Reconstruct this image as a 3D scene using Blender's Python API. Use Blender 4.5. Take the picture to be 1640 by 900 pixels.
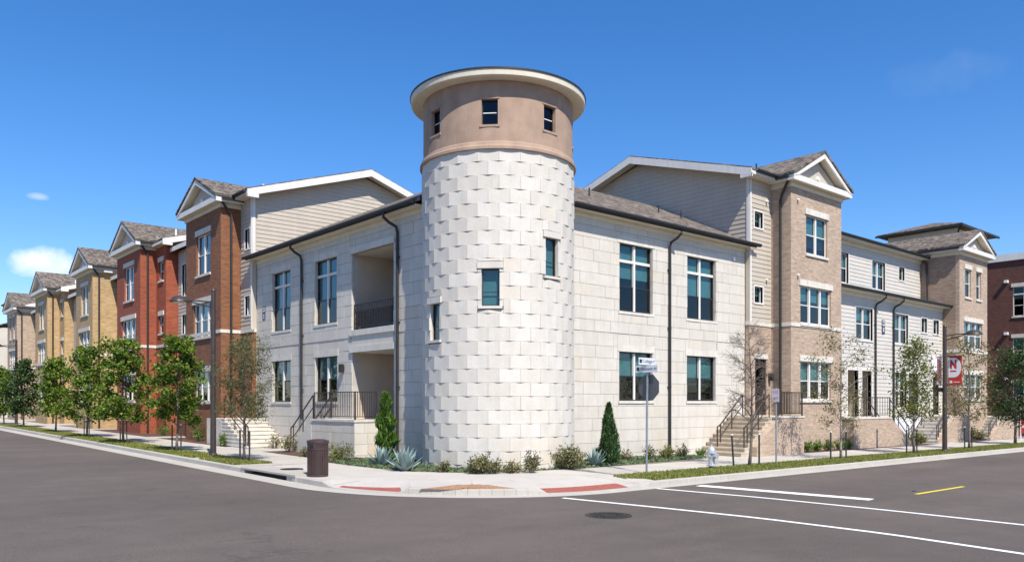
import bpy, bmesh, math, random
import numpy as np
from mathutils import Vector, Matrix
random.seed(7); rng = np.random.default_rng(7)
R_ = math.radians
for o in list(bpy.data.objects): bpy.data.objects.remove(o)
SC = bpy.context.scene
COL = SC.collection

# ------------------------------------------------------------------ camera, sky, sun, exposure
CAM = (-15.668, -20.004, 2.2)
FW = (0.6537, 0.7568); RT = (0.7568, -0.6537)
cd = bpy.data.cameras.new('camera'); cam = bpy.data.objects.new('camera', cd); COL.objects.link(cam)
cam.location = CAM
cam.rotation_euler = (R_(90), 0, -math.atan2(FW[0], FW[1]))
cd.sensor_fit = 'HORIZONTAL'; cd.sensor_width = 36; cd.lens = 36*1285/1640
cd.shift_y = 195/1640; cd.clip_start = 0.1; cd.clip_end = 3000
SC.camera = cam
SUN_EL = 52.0
SUN_DIR = Vector((-.31, -.95, 0)).normalized()          # horizontal direction towards the sun
w = bpy.data.worlds.new('World'); SC.world = w; w.use_nodes = True
nt = w.node_tree; nt.nodes.clear()
sky = nt.nodes.new('ShaderNodeTexSky'); sky.sky_type = 'NISHITA'; sky.sun_disc = False
sky.sun_elevation = R_(SUN_EL); sky.sun_rotation = math.atan2(SUN_DIR.x, SUN_DIR.y)
sky.altitude = 200; sky.air_density = 1.0; sky.dust_density = 0.25; sky.ozone_density = 4.0
bg = nt.nodes.new('ShaderNodeBackground'); bg.inputs['Strength'].default_value = 0.12
out = nt.nodes.new('ShaderNodeOutputWorld')
def dir_of(px, py):
    a = (px-820)/1285; z = (645-py)/1285
    return Vector((FW[0]+RT[0]*a, FW[1]+RT[1]*a, z)).normalized()
tc = nt.nodes.new('ShaderNodeTexCoord')
def wn(t, **k):
    n = nt.nodes.new(t)
    for a, b in k.items(): setattr(n, a, b)
    return n
def wmath(op, a, b=None, c=None):
    n = wn('ShaderNodeMath', operation=op)
    for i, v in enumerate((a, b, c)):
        if v is None: continue
        if isinstance(v, (int, float)): n.inputs[i].default_value = v
        else: nt.links.new(v, n.inputs[i])
    return n.outputs[0]
noise = wn('ShaderNodeTexNoise'); noise.inputs['Scale'].default_value = 16; noise.inputs['Detail'].default_value = 7; noise.inputs['Roughness'].default_value = .58
nt.links.new(tc.outputs['Generated'], noise.inputs['Vector'])
def cloud(px, py, ax, az, gain):
    d = dir_of(px, py); r = Vector((d.y, -d.x, 0)).normalized(); u = r.cross(d)
    def dot(v):
        n = wn('ShaderNodeVectorMath', operation='DOT_PRODUCT'); nt.links.new(tc.outputs['Generated'], n.inputs[0]); n.inputs[1].default_value = v
        return n.outputs['Value']
    x = wmath('DIVIDE', dot(r), ax); z = wmath('DIVIDE', dot(u), az)
    rr = wmath('ADD', wmath('MULTIPLY', x, x), wmath('MULTIPLY', z, z))
    front = wmath('GREATER_THAN', dot(d), 0.5)
    v = wmath('SUBTRACT', wmath('ADD', 0.62, wmath('MULTIPLY', wmath('SUBTRACT', noise.outputs['Fac'], .5), 2.6)), wmath('MULTIPLY', rr, .62))
    n = wn('ShaderNodeClamp'); nt.links.new(wmath('MULTIPLY', wmath('MULTIPLY', v, gain), front), n.inputs['Value'])
    return n.outputs[0]
cl = wmath('MAXIMUM', cloud(66, 424, .033, .018, 1.1), cloud(60, 315, .011, .004, .4))
cl = wmath('MAXIMUM', cl, cloud(-160, 330, .07, .02, 1.2))
cl = wmath('MAXIMUM', cl, cloud(1510, 125, .06, .022, .045))
mix = wn('ShaderNodeMix', data_type='RGBA'); nt.links.new(cl, mix.inputs['Factor'])
hs = wn('ShaderNodeHueSaturation'); hs.inputs['Saturation'].default_value = 1.28; hs.inputs['Value'].default_value = 1.0
nt.links.new(sky.outputs[0], hs.inputs['Color'])
tint = wn('ShaderNodeMix', data_type='RGBA', blend_type='MULTIPLY'); tint.inputs['Factor'].default_value = 1; nt.links.new(hs.outputs[0], tint.inputs['A']); tint.inputs['B'].default_value = (1.02, .99, 1.10, 1)
nt.links.new(tint.outputs['Result'], mix.inputs['A']); mix.inputs['B'].default_value = (7.6, 7.7, 8.0, 1)
nt.links.new(mix.outputs['Result'], bg.inputs['Color']); nt.links.new(bg.outputs[0], out.inputs['Surface'])
sl = bpy.data.lights.new('sun', 'SUN'); sl.energy = 5.0; sl.angle = R_(0.53); sl.color = (1, .94, .84)
so = bpy.data.objects.new('sun', sl); COL.objects.link(so); so.location = (-20, -60, 60)
ce = math.cos(R_(SUN_EL)); sd = Vector((SUN_DIR.x*ce, SUN_DIR.y*ce, math.sin(R_(SUN_EL))))
so.rotation_euler = sd.to_track_quat('Z', 'Y').to_euler()
SC.render.engine = 'CYCLES'
SC.view_settings.view_transform = 'Standard'; SC.view_settings.look = 'None'
SC.view_settings.gamma = 1.0; SC.view_settings.exposure = 0.46; SC.view_settings.use_curve_mapping = False

# ------------------------------------------------------------------ materials
MATS = {}
def newmat(name):
    m = bpy.data.materials.new(name); m.use_nodes = True
    t = m.node_tree; b = t.nodes['Principled BSDF']; MATS[name] = m
    return m, t, b
def N(t, kind, **k):
    n = t.nodes.new(kind)
    for a, b in k.items():
        if hasattr(n, a): setattr(n, a, b)
        else: n.inputs[a].default_value = b
    return n
def ramp(t, fac, cols):
    r = t.nodes.new('ShaderNodeValToRGB'); t.links.new(fac, r.inputs[0])
    el = r.color_ramp.elements
    while len(el) < len(cols): el.new(0.5)
    for e, (p, c) in zip(el, cols): e.position = p; e.color = (*c, 1)
    return r.outputs[0]
def mixc(t, fac, a, b, mode='MIX'):
    n = t.nodes.new('ShaderNodeMix'); n.data_type = 'RGBA'; n.blend_type = mode
    for s, v in (('Factor', fac), ('A', a), ('B', b)):
        if isinstance(v, (int, float)): n.inputs[s].default_value = v
        elif isinstance(v, tuple): n.inputs[s].default_value = (*v, 1)
        else: t.links.new(v, n.inputs[s])
    return n.outputs['Result']
def wpos(t):
    return t.nodes.new('ShaderNodeNewGeometry').outputs['Position']
def noise3(t, scale, detail=4, vec=None, rough=.55):
    n = N(t, 'ShaderNodeTexNoise'); n.inputs['Scale'].default_value = scale; n.inputs['Detail'].default_value = detail
    n.inputs['Roughness'].default_value = rough
    t.links.new(vec if vec else wpos(t), n.inputs['Vector']); return n.outputs['Fac']
def bump(t, b, h, strength=.3, dist=.02):
    n = N(t, 'ShaderNodeBump'); n.inputs['Strength'].default_value = strength; n.inputs['Distance'].default_value = dist
    t.links.new(h, n.inputs['Height']); t.links.new(n.outputs[0], b.inputs['Normal'])
def plain(name, c, rough=.6, var=.12, scale=3., metal=0., fine=0., spec=.5):
    m, t, b = newmat(name)
    f = noise3(t, scale, 5)
    lo = tuple(x*(1-var) for x in c); hi = tuple(min(1, x*(1+var)) for x in c)
    t.links.new(ramp(t, f, [(.3, lo), (.7, hi)]), b.inputs['Base Color'])
    b.inputs['Roughness'].default_value = rough; b.inputs['Metallic'].default_value = metal
    b.inputs['Specular IOR Level'].default_value = spec
    if fine: bump(t, b, noise3(t, 60, 3), fine, .01)
    return m
def stone_mat(name, c1, c2, c3, tan):
    m, t, b = newmat(name)
    oi = t.nodes.new('ShaderNodeObjectInfo')
    c = ramp(t, oi.outputs['Random'], [(0, c1), (.45, c2), (.93, c3), (1, tan)])
    f = noise3(t, 2.2, 6); c = mixc(t, .25, c, ramp(t, f, [(.3, (.55, .5, .43)), (.7, (.9, .87, .82))]), 'MULTIPLY')
    g = noise3(t, 28, 4); c = mixc(t, .14, c, ramp(t, g, [(.35, (.4, .36, .3)), (.6, (1, 1, 1))]), 'MULTIPLY')
    # mineral staining close to the ground
    sp = t.nodes.new('ShaderNodeSeparateXYZ'); t.links.new(wpos(t), sp.inputs[0])
    mr = t.nodes.new('ShaderNodeMapRange'); mr.inputs[1].default_value = .1; mr.inputs[2].default_value = 1.3; mr.inputs[3].default_value = 1; mr.inputs[4].default_value = 0
    t.links.new(sp.outputs['Z'], mr.inputs[0])
    st = ramp(t, noise3(t, .9, 4), [(.5, (0, 0, 0)), (.72, (1, 1, 1))])
    mu = t.nodes.new('ShaderNodeMath'); mu.operation = 'MULTIPLY'; t.links.new(mr.outputs[0], mu.inputs[0]); t.links.new(st, mu.inputs[1])
    mu2 = t.nodes.new('ShaderNodeMath'); mu2.operation = 'MULTIPLY'; t.links.new(mu.outputs[0], mu2.inputs[0]); mu2.inputs[1].default_value = .6
    c = mixc(t, mu2.outputs[0], c, (.55, .36, .17))
    t.links.new(c, b.inputs['Base Color']); b.inputs['Roughness'].default_value = .8
    bump(t, b, noise3(t, 35, 6), .25, .01)
    return m
def wall_uv(t):
    g = t.nodes.new('ShaderNodeNewGeometry'); sp = t.nodes.new('ShaderNodeSeparateXYZ'); t.links.new(g.outputs['Position'], sp.inputs[0])
    sn = t.nodes.new('ShaderNodeSeparateXYZ'); t.links.new(g.outputs['True Normal'], sn.inputs[0])
    ab = t.nodes.new('ShaderNodeMath'); ab.operation = 'ABSOLUTE'; t.links.new(sn.outputs[0], ab.inputs[0])
    gt = t.nodes.new('ShaderNodeMath'); gt.operation = 'GREATER_THAN'; t.links.new(ab.outputs[0], gt.inputs[0]); gt.inputs[1].default_value = .5
    mx = t.nodes.new('ShaderNodeMix'); mx.data_type = 'FLOAT'; t.links.new(gt.outputs[0], mx.inputs['Factor'])
    t.links.new(sp.outputs[0], mx.inputs['A']); t.links.new(sp.outputs[1], mx.inputs['B'])
    cb = t.nodes.new('ShaderNodeCombineXYZ'); t.links.new(mx.outputs['Result'], cb.inputs[0]); t.links.new(sp.outputs[2], cb.inputs[1])
    return cb.outputs[0]
def brick_mat(name, c1, c2, mortar):
    m, t, b = newmat(name)
    uv = wall_uv(t)
    br = t.nodes.new('ShaderNodeTexBrick'); t.links.new(uv, br.inputs['Vector'])
    br.inputs['Scale'].default_value = 1; br.inputs['Brick Width'].default_value = .24; br.inputs['Row Height'].default_value = .081
    br.inputs['Mortar Size'].default_value = .009; br.inputs['Mortar Smooth'].default_value = .2; br.inputs['Bias'].default_value = -.1
    br.inputs['Color1'].default_value = (*c1, 1); br.inputs['Color2'].default_value = (*c2, 1); br.inputs['Mortar'].default_value = (*mortar, 1)
    f = noise3(t, .8, 5)
    c = mixc(t, .35, br.outputs['Color'], ramp(t, f, [(.3, (.62, .6, .58)), (.7, (1, 1, 1))]), 'MULTIPLY')
    mp = t.nodes.new('ShaderNodeMapping'); mp.inputs['Scale'].default_value = (2.4, 9.5, 1); t.links.new(uv, mp.inputs[0])
    c = mixc(t, .75, c, ramp(t, noise3(t, 1.0, 3, mp.outputs[0], .7), [(.3, (.58, .56, .55)), (.7, (1.18, 1.18, 1.16))]), 'MULTIPLY')
    t.links.new(c, b.inputs['Base Color']); b.inputs['Roughness'].default_value = .85
    inv = t.nodes.new('ShaderNodeMath'); inv.operation = 'SUBTRACT'; inv.inputs[0].default_value = 1; t.links.new(br.outputs['Fac'], inv.inputs[1])
    bump(t, b, inv.outputs[0], .6, .01)
    return m
def shingle_mat():
    m, t, b = newmat('shingle')
    vo = N(t, 'ShaderNodeTexVoronoi'); vo.inputs['Scale'].default_value = 5.5
    mp = t.nodes.new('ShaderNodeMapping'); mp.inputs['Scale'].default_value = (1, 1, 1.6); t.links.new(wpos(t), mp.inputs[0]); t.links.new(mp.outputs[0], vo.inputs['Vector'])
    c = ramp(t, vo.outputs['Color'], [(.15, (.075, .062, .052)), (.5, (.15, .125, .105)), (.9, (.26, .22, .185))])
    c = mixc(t, .5, c, ramp(t, noise3(t, 22, 3), [(.3, (.45, .45, .45)), (.7, (1, 1, 1))]), 'MULTIPLY')
    t.links.new(c, b.inputs['Base Color']); b.inputs['Roughness'].default_value = .95; b.inputs['Specular IOR Level'].default_value = .2
    bump(t, b, vo.outputs['Distance'], .8, .03)
def asphalt_mat():
    m, t, b = newmat('asphalt')
    p = wpos(t)
    big = noise3(t, .16, 5); mid = noise3(t, 1.4, 5); fine = noise3(t, 55, 3, rough=.7)
    mp = t.nodes.new('ShaderNodeMapping'); mp.inputs['Scale'].default_value = (.05, .8, 1); t.links.new(p, mp.inputs[0])
    streak = noise3(t, 1.0, 5, mp.outputs[0])
    c = ramp(t, big, [(.3, (.115, .096, .084)), (.7, (.155, .128, .111))])
    c = mixc(t, .45, c, ramp(t, mid, [(.3, (.70, .70, .71)), (.72, (1.0, 1.0, 1.0))]), 'MULTIPLY')
    c = mixc(t, .35, c, ramp(t, streak, [(.35, (.72, .71, .71)), (.62, (1, 1, 1))]), 'MULTIPLY')
    c = mixc(t, .7, c, ramp(t, fine, [(.34, (.45, .45, .46)), (.52, (.92, .92, .92)), (.72, (1.5, 1.48, 1.45))]), 'MULTIPLY')
    # tar-filled hairline cracks
    wv = t.nodes.new('ShaderNodeTexVoronoi'); wv.feature = 'DISTANCE_TO_EDGE'; wv.inputs['Scale'].default_value = .17
    ds = t.nodes.new('ShaderNodeVectorMath'); ds.operation = 'ADD'; nn = N(t, 'ShaderNodeTexNoise'); nn.inputs['Scale'].default_value = .9; nn.inputs['Detail'].default_value = 6; t.links.new(p, nn.inputs['Vector'])
    t.links.new(p, ds.inputs[0]); t.links.new(nn.outputs['Color'], ds.inputs[1]); t.links.new(ds.outputs[0], wv.inputs['Vector'])
    ck = ramp(t, wv.outputs['Distance'], [(0, (1, 1, 1)), (.0035, (0, 0, 0))])
    ckm = t.nodes.new('ShaderNodeMath'); ckm.operation = 'MULTIPLY'; t.links.new(ck, ckm.inputs[0]); t.links.new(ramp(t, noise3(t, .25, 2), [(.52, (0, 0, 0)), (.6, (.55, .55, .55))]), ckm.inputs[1])
    c = mixc(t, ckm.outputs[0], c, (.05, .05, .05))
    t.links.new(c, b.inputs['Base Color']); b.inputs['Roughness'].default_value = .9; b.inputs['Specular IOR Level'].default_value = .25
    bump(t, b, fine, .5, .01)
def concrete_mat(name, c, rnd=.08):
    m, t, b = newmat(name)
    oi = t.nodes.new('ShaderNodeObjectInfo')
    base = ramp(t, oi.outputs['Random'], [(0, tuple(x*(1-rnd) for x in c)), (1, tuple(x*(1+rnd) for x in c))])
    cc = mixc(t, .4, base, ramp(t, noise3(t, .9, 6), [(.3, (.72, .70, .67)), (.65, (1, 1, 1))]), 'MULTIPLY')
    cc = mixc(t, .35, cc, ramp(t, noise3(t, 30, 4), [(.35, (.6, .6, .6)), (.6, (1, 1, 1))]), 'MULTIPLY')
    t.links.new(cc, b.inputs['Base Color']); b.inputs['Roughness'].default_value = .85; b.inputs['Specular IOR Level'].default_value = .3
    bump(t, b, noise3(t, 80, 3), .2, .005)
def leaf_mat(name, cols, rough=.55, trans=.25):
    m, t, b = newmat(name)
    g = t.nodes.new('ShaderNodeNewGeometry')
    n = len(cols)
    c = ramp(t, g.outputs['Random Per Island'], [(i/max(1, n-1), k) for i, k in enumerate(cols)])
    c = mixc(t, .6, c, ramp(t, noise3(t, 1.7, 3), [(.3, (.55, .6, .5)), (.7, (1.15, 1.1, 1.0))]), 'MULTIPLY')
    t.links.new(c, b.inputs['Base Color']); b.inputs['Roughness'].default_value = rough; b.inputs['Specular IOR Level'].default_value = .35
    tr = t.nodes.new('ShaderNodeBsdfTranslucent'); t.links.new(c, tr.inputs['Color'])
    ms = t.nodes.new('ShaderNodeMixShader'); ms.inputs[0].default_value = trans
    t.links.new(b.outputs[0], ms.inputs[1]); t.links.new(tr.outputs[0], ms.inputs[2])
    t.links.new(ms.outputs[0], t.nodes['Material Output'].inputs['Surface'])
def glass_mat(name, tint, refl=1.0):
    m, t, b = newmat(name); t.nodes.remove(b)
    tr = t.nodes.new('ShaderNodeBsdfTransparent'); tr.inputs[0].default_value = (*tint, 1)
    gl = t.nodes.new('ShaderNodeBsdfGlossy'); gl.inputs['Roughness'].default_value = .015; gl.inputs['Color'].default_value = (refl, refl, refl, 1)
    lw_ = t.nodes.new('ShaderNodeLayerWeight'); lw_.inputs['Blend'].default_value = .5
    pw = t.nodes.new('ShaderNodeMath'); pw.operation = 'POWER'; t.links.new(lw_.outputs['Facing'], pw.inputs[0]); pw.inputs[1].default_value = 3.5
    fr = t.nodes.new('ShaderNodeMath'); fr.operation = 'MULTIPLY_ADD'; t.links.new(pw.outputs[0], fr.inputs[0]); fr.inputs[1].default_value = .6; fr.inputs[2].default_value = .035
    bm = N(t, 'ShaderNodeBump'); bm.inputs['Strength'].default_value = .03; bm.inputs['Distance'].default_value = .02
    t.links.new(noise3(t, 1.6, 2), bm.inputs['Height']); t.links.new(bm.outputs[0], gl.inputs['Normal'])
    ms = t.nodes.new('ShaderNodeMixShader'); t.links.new(fr.outputs[0], ms.inputs[0]); t.links.new(tr.outputs[0], ms.inputs[1]); t.links.new(gl.outputs[0], ms.inputs[2])
    t.links.new(ms.outputs[0], t.nodes['Material Output'].inputs['Surface'])
def blind_mat():
    m, t, b = newmat('blind')
    sp = t.nodes.new('ShaderNodeSeparateXYZ'); t.links.new(wpos(t), sp.inputs[0])
    wv = t.nodes.new('ShaderNodeMath'); wv.operation = 'PINGPONG'; t.links.new(sp.outputs[2], wv.inputs[0]); wv.inputs[1].default_value = .03
    t.links.new(ramp(t, noise3(t, 2, 2), [(.3, (.36, .40, .39)), (.7, (.44, .47, .45))]), b.inputs['Base Color']); b.inputs['Roughness'].default_value = .7
    bump(t, b, wv.outputs[0], 1.0, .05)
stone_mat('limestone', (.60, .565, .505), (.622, .588, .53), (.65, .617, .56), (.615, .56, .475))
stone_mat('tower_limestone', (.62, .585, .525), (.642, .608, .552), (.67, .64, .59), (.64, .59, .51))
plain('mortar', (.44, .41, .37), .9, .15, 3, fine=.2)
plain('stucco', (.35, .245, .182), .9, .13, 2.2, fine=.5)
def streaks(name, amt=.35):
    """rain streaks and grime with a shape of their own"""
    t = M0[name].node_tree; b = t.nodes['Principled BSDF']; l = b.inputs['Base Color'].links[0]; src = l.from_socket
    mp = t.nodes.new('ShaderNodeMapping'); mp.inputs['Scale'].default_value = (4.5, 4.5, .35); t.links.new(wpos(t), mp.inputs[0])
    f = noise3(t, 1.0, 5, mp.outputs[0], .6)
    t.links.new(mixc(t, amt, src, ramp(t, f, [(.36, (.62, .58, .54)), (.58, (1, 1, 1))]), 'MULTIPLY'), b.inputs['Base Color'])
M0 = MATS; streaks('stucco', .2)
plain('trim_stone', (.62, .58, .515), .75, .07, 4)
plain('siding_cream', (.46, .405, .335), .6, .05, 1.2)
plain('siding_white', (.54, .505, .455), .6, .05, 1.2)
plain('trim_white', (.68, .655, .615), .5, .05, 2)
plain('soffit_cream', (.66, .60, .48), .6, .05, 2)
plain('window_black', (.018, .018, .02), .4, .1)
plain('black_metal', (.022, .02, .02), .45, .2, 5)
plain('bronze_metal', (.045, .032, .028), .45, .2, 5)
plain('door_dark', (.03, .022, .02), .4, .2)
plain('interior', (.18, .17, .16), .9, .1)
plain('porch_stucco', (.50, .41, .32), .85, .08, 1.5, fine=.2)
plain('foundation', (.60, .60, .62), .85, .1, 2)
plain('paint_white', (.78, .78, .77), .7, .08, 6)
plain('paint_yellow', (.72, .58, .03), .7, .08, 6)
plain('galvanised', (.30, .34, .37), .4, .12, 4, metal=.6)
plain('sign_back', (.075, .083, .09), .55, .08, 3)
plain('hydrant_silver', (.55, .57, .60), .4, .15, 12, metal=.55)
plain('trash_brown', (.055, .032, .028), .5, .15, 6)
plain('iron', (.022, .02, .019), .6, .3, 14)
plain('mulch', (.085, .046, .03), .95, .5, 18, fine=1.0)
plain('soil', (.20, .17, .13), .95, .3, 6, fine=.6)
plain('gravel_orange', (.29, .165, .09), .95, .3, 22, fine=1.0)
plain('red_tile', (.32, .085, .06), .8, .15, 8)
plain('lawn', (.19, .22, .045), .95, .35, 1.4, fine=.8)
plain('ground_far', (.15, .15, .08), .95, .3, .1)
plain('bark', (.15, .12, .10), .9, .3, 14, fine=.6)
plain('bark_pale', (.30, .26, .22), .9, .3, 14, fine=.6)
plain('banner_red', (.50, .035, .03), .7, .05)
plain('banner_white', (.74, .74, .76), .7, .04)
plain('sign_blue', (.05, .055, .10), .6, .1)
plain('sign_purple', (.42, .34, .44), .6, .1)
plain('sign_lilac', (.56, .52, .58), .6, .1)
plain('blade_white', (.58, .60, .64), .5, .06)
plain('fixture_white', (.75, .74, .72), .4, .05)
plain('stake', (.03, .035, .03), .6, .2)
plain('joint_dark', (.20, .185, .165), .9, .2, 6)
plain('step_concrete', (.56, .52, .46), .85, .12, 3, fine=.2)
plain('step_tan', (.48, .41, .32), .85, .15, 3, fine=.2)
plain('membrane', (.10, .10, .11), .7, .1)
brick_mat('brick_brown', (.29, .110, .045), (.19, .072, .034), (.25, .13, .075))
brick_mat('brick_red', (.38, .085, .036), (.285, .064, .030), (.30, .115, .07))
brick_mat('brick_gold', (.55, .37, .185), (.46, .30, .145), (.49, .37, .22))
brick_mat('brick_tan', (.50, .375, .28), (.405, .295, .215), (.50, .41, .33))
brick_mat('brick_tan_shaded', (.36, .255, .19), (.28, .195, .145), (.38, .30, .24))  # darker copy of the tan brick, with the side walls' shade in its colour
brick_mat('brick_dark', (.15, .050, .033), (.095, .036, .027), (.13, .075, .06))
for q_, a_ in (('siding_cream', .12), ('siding_white', .08), ('limestone', .16), ('tower_limestone', .14), ('trim_white', .2), ('soffit_cream', .15), ('trim_stone', .3)): streaks(q_, a_)
shingle_mat(); asphalt_mat(); blind_mat()
concrete_mat('concrete', (.47, .44, .395)); concrete_mat('kerb_concrete', (.45, .42, .375), .05)
glass_mat('glass', (.58, .74, .76)); glass_mat('glass_dark', (.42, .48, .49)); glass_mat('glass_navy', (.25, .29, .38), .8)
leaf_mat('leaf_oak', [(.03, .075, .010), (.085, .165, .016), (.17, .265, .028), (.31, .38, .055)], trans=.34)
leaf_mat('leaf_dark', [(.02, .05, .012), (.04, .085, .018), (.07, .12, .03)])
leaf_mat('leaf_olive', [(.06, .08, .03), (.10, .125, .045), (.15, .16, .06), (.18, .14, .06)])
leaf_mat('leaf_brownish', [(.11, .11, .035), (.19, .17, .06), (.26, .20, .09), (.15, .18, .06)], trans=.32)
leaf_mat('leaf_mixed', [(.06, .11, .02), (.13, .19, .03), (.24, .19, .055), (.18, .24, .05)], trans=.32)
leaf_mat('leaf_shrub', [(.06, .10, .03), (.13, .15, .05), (.25, .23, .12), (.30, .22, .13)])
leaf_mat('leaf_bright', [(.07, .14, .02), (.12, .20, .03), (.17, .26, .045)])
leaf_mat('leaf_conifer', [(.018, .05, .015), (.035, .085, .022), (.06, .12, .03)], trans=.1)
leaf_mat('leaf_lime', [(.03, .075, .01), (.07, .14, .015), (.12, .21, .025)], trans=.2)
leaf_mat('leaf_agave', [(.17, .25, .26), (.23, .32, .33), (.30, .38, .37)], rough=.5, trans=.05)
leaf_mat('leaf_cover', [(.09, .14, .07), (.14, .20, .10), (.20, .26, .14)])
leaf_mat('grass_blade', [(.12, .17, .025), (.20, .24, .045), (.27, .27, .07), (.30, .26, .10)])
M = MATS

# ------------------------------------------------------------------ builders
GXs, GYs = -0.0055, 0.0075
def g(x, y): return GXs*x + GYs*y                       # the streets fall gently towards the right
class Bd:
    def __init__(s): s.v = []; s.f = []
    def add(s, vs, fs):
        o = len(s.v); s.v += [tuple(p) for p in vs]; s.f += [tuple(i+o for i in q) for q in fs]; return s
    def box(s, x0, x1, y0, y1, z0, z1):
        return s.add([(x0,y0,z0),(x1,y0,z0),(x1,y1,z0),(x0,y1,z0),(x0,y0,z1),(x1,y0,z1),(x1,y1,z1),(x0,y1,z1)],
                     [(0,3,2,1),(4,5,6,7),(0,1,5,4),(1,2,6,5),(2,3,7,6),(3,0,4,7)])
    def hexa(s, p):                                      # 8 points: bottom ring, top ring
        return s.add(p, [(0,3,2,1),(4,5,6,7),(0,1,5,4),(1,2,6,5),(2,3,7,6),(3,0,4,7)])
    def prism(s, a, b):                                  # two matching polygons
        n = len(a)
        return s.add(list(a)+list(b), [tuple(range(n))[::-1], tuple(range(n, 2*n))] + [(i, (i+1) % n, n+(i+1) % n, n+i) for i in range(n)])
    def tube(s, pts, rad, n=8, caps=True):
        pts = [Vector(p) for p in pts]; m = len(pts)
        if not isinstance(rad, (list, tuple)): rad = [rad]*m
        o = len(s.v); up = Vector((0, 0, 1))
        for i, p in enumerate(pts):
            d = (pts[min(i+1, m-1)]-pts[max(i-1, 0)])
            if d.length < 1e-9: d = Vector((0, 0, 1))
            d.normalize(); a = d.cross(up if abs(d.z) < .95 else Vector((1, 0, 0))).normalized(); b = d.cross(a)
            for k in range(n):
                t = 2*math.pi*k/n; s.v.append(tuple(p+(a*math.cos(t)+b*math.sin(t))*rad[i]))
        for i in range(m-1):
            for k in range(n):
                k2 = (k+1) % n; s.f.append((o+i*n+k, o+i*n+k2, o+(i+1)*n+k2, o+(i+1)*n+k))
        if caps: s.f.append(tuple(o+k for k in range(n))[::-1]); s.f.append(tuple(o+(m-1)*n+k for k in range(n)))
        return s
    def bar(s, a, b, hx, hz):                            # rectangular bar between two points
        a = Vector(a); b = Vector(b); d = (b-a).normalized(); up = Vector((0, 0, 1))
        if abs(d.z) > .95: up = Vector((1, 0, 0))
        r = d.cross(up).normalized(); q = r.cross(d)
        c = lambda p: [p-r*hx-q*hz, p+r*hx-q*hz, p+r*hx+q*hz, p-r*hx+q*hz]
        return s.prism(c(a), c(b))
    def lathe(s, cx, cy, prof, n=24, close=True):
        o = len(s.v)
        for r, z in prof:
            for k in range(n):
                t = 2*math.pi*k/n; s.v.append((cx+r*math.cos(t), cy+r*math.sin(t), z))
        for i in range(len(prof)-1):
            for k in range(n):
                k2 = (k+1) % n; s.f.append((o+i*n+k, o+i*n+k2, o+(i+1)*n+k2, o+(i+1)*n+k))
        if close: s.f.append(tuple(o+k for k in range(n))[::-1]); s.f.append(tuple(o+(len(prof)-1)*n+k for k in range(n)))
        return s
    def build(s, name, mat, parent=None, smooth=False, fix=True):
        off = Vector((0, 0, 0)); p = parent
        while p: off = off+Vector(p.location); p = p.parent
        me = bpy.data.meshes.new(name)
        me.from_pydata([(a-off.x, b-off.y, c-off.z) for a, b, c in s.v], [], s.f)
        if fix:
            bm = bmesh.new(); bm.from_mesh(me); bmesh.ops.recalc_face_normals(bm, faces=bm.faces); bm.to_mesh(me); bm.free()
        if smooth:
            me.polygons.foreach_set('use_smooth', [True]*len(me.polygons))
        me.materials.append(M[mat] if isinstance(mat, str) else mat)
        o = bpy.data.objects.new(name, me); COL.objects.link(o); o.parent = parent
        return o
def tag(o, label=None, cat=None, group=None, kind=None):
    if label: o['label'] = label
    if cat: o['category'] = cat
    if group: o['group'] = group
    if kind: o['kind'] = kind
    return o
def thing(name, label, cat, loc, group=None):
    o = bpy.data.objects.new(name, None); COL.objects.link(o); o.location = loc; o.empty_display_size = .2
    return tag(o, label, cat, group)
class F:
    """facade frame: u along the street away from the corner, w into the building, z up"""
    def __init__(s, side): s.side = side
    def p(s, u, w, z): return (u, w, z) if s.side == 'R' else (w, u, z)
    def box(s, b, u0, u1, w0, w1, z0, z1):
        return b.box(u0, u1, w0, w1, z0, z1) if s.side == 'R' else b.box(w0, w1, u0, u1, z0, z1)
    def prism_w(s, b, poly, w0, w1):                     # polygon in (u,z) extruded along w
        return b.prism([s.p(u, w0, z) for u, z in poly], [s.p(u, w1, z) for u, z in poly])
    def prism_u(s, b, poly, u0, u1):                     # polygon in (w,z) extruded along u
        return b.prism([s.p(u0, w, z) for w, z in poly], [s.p(u1, w, z) for w, z in poly])
FR, FL = F('R'), F('L')
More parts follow.
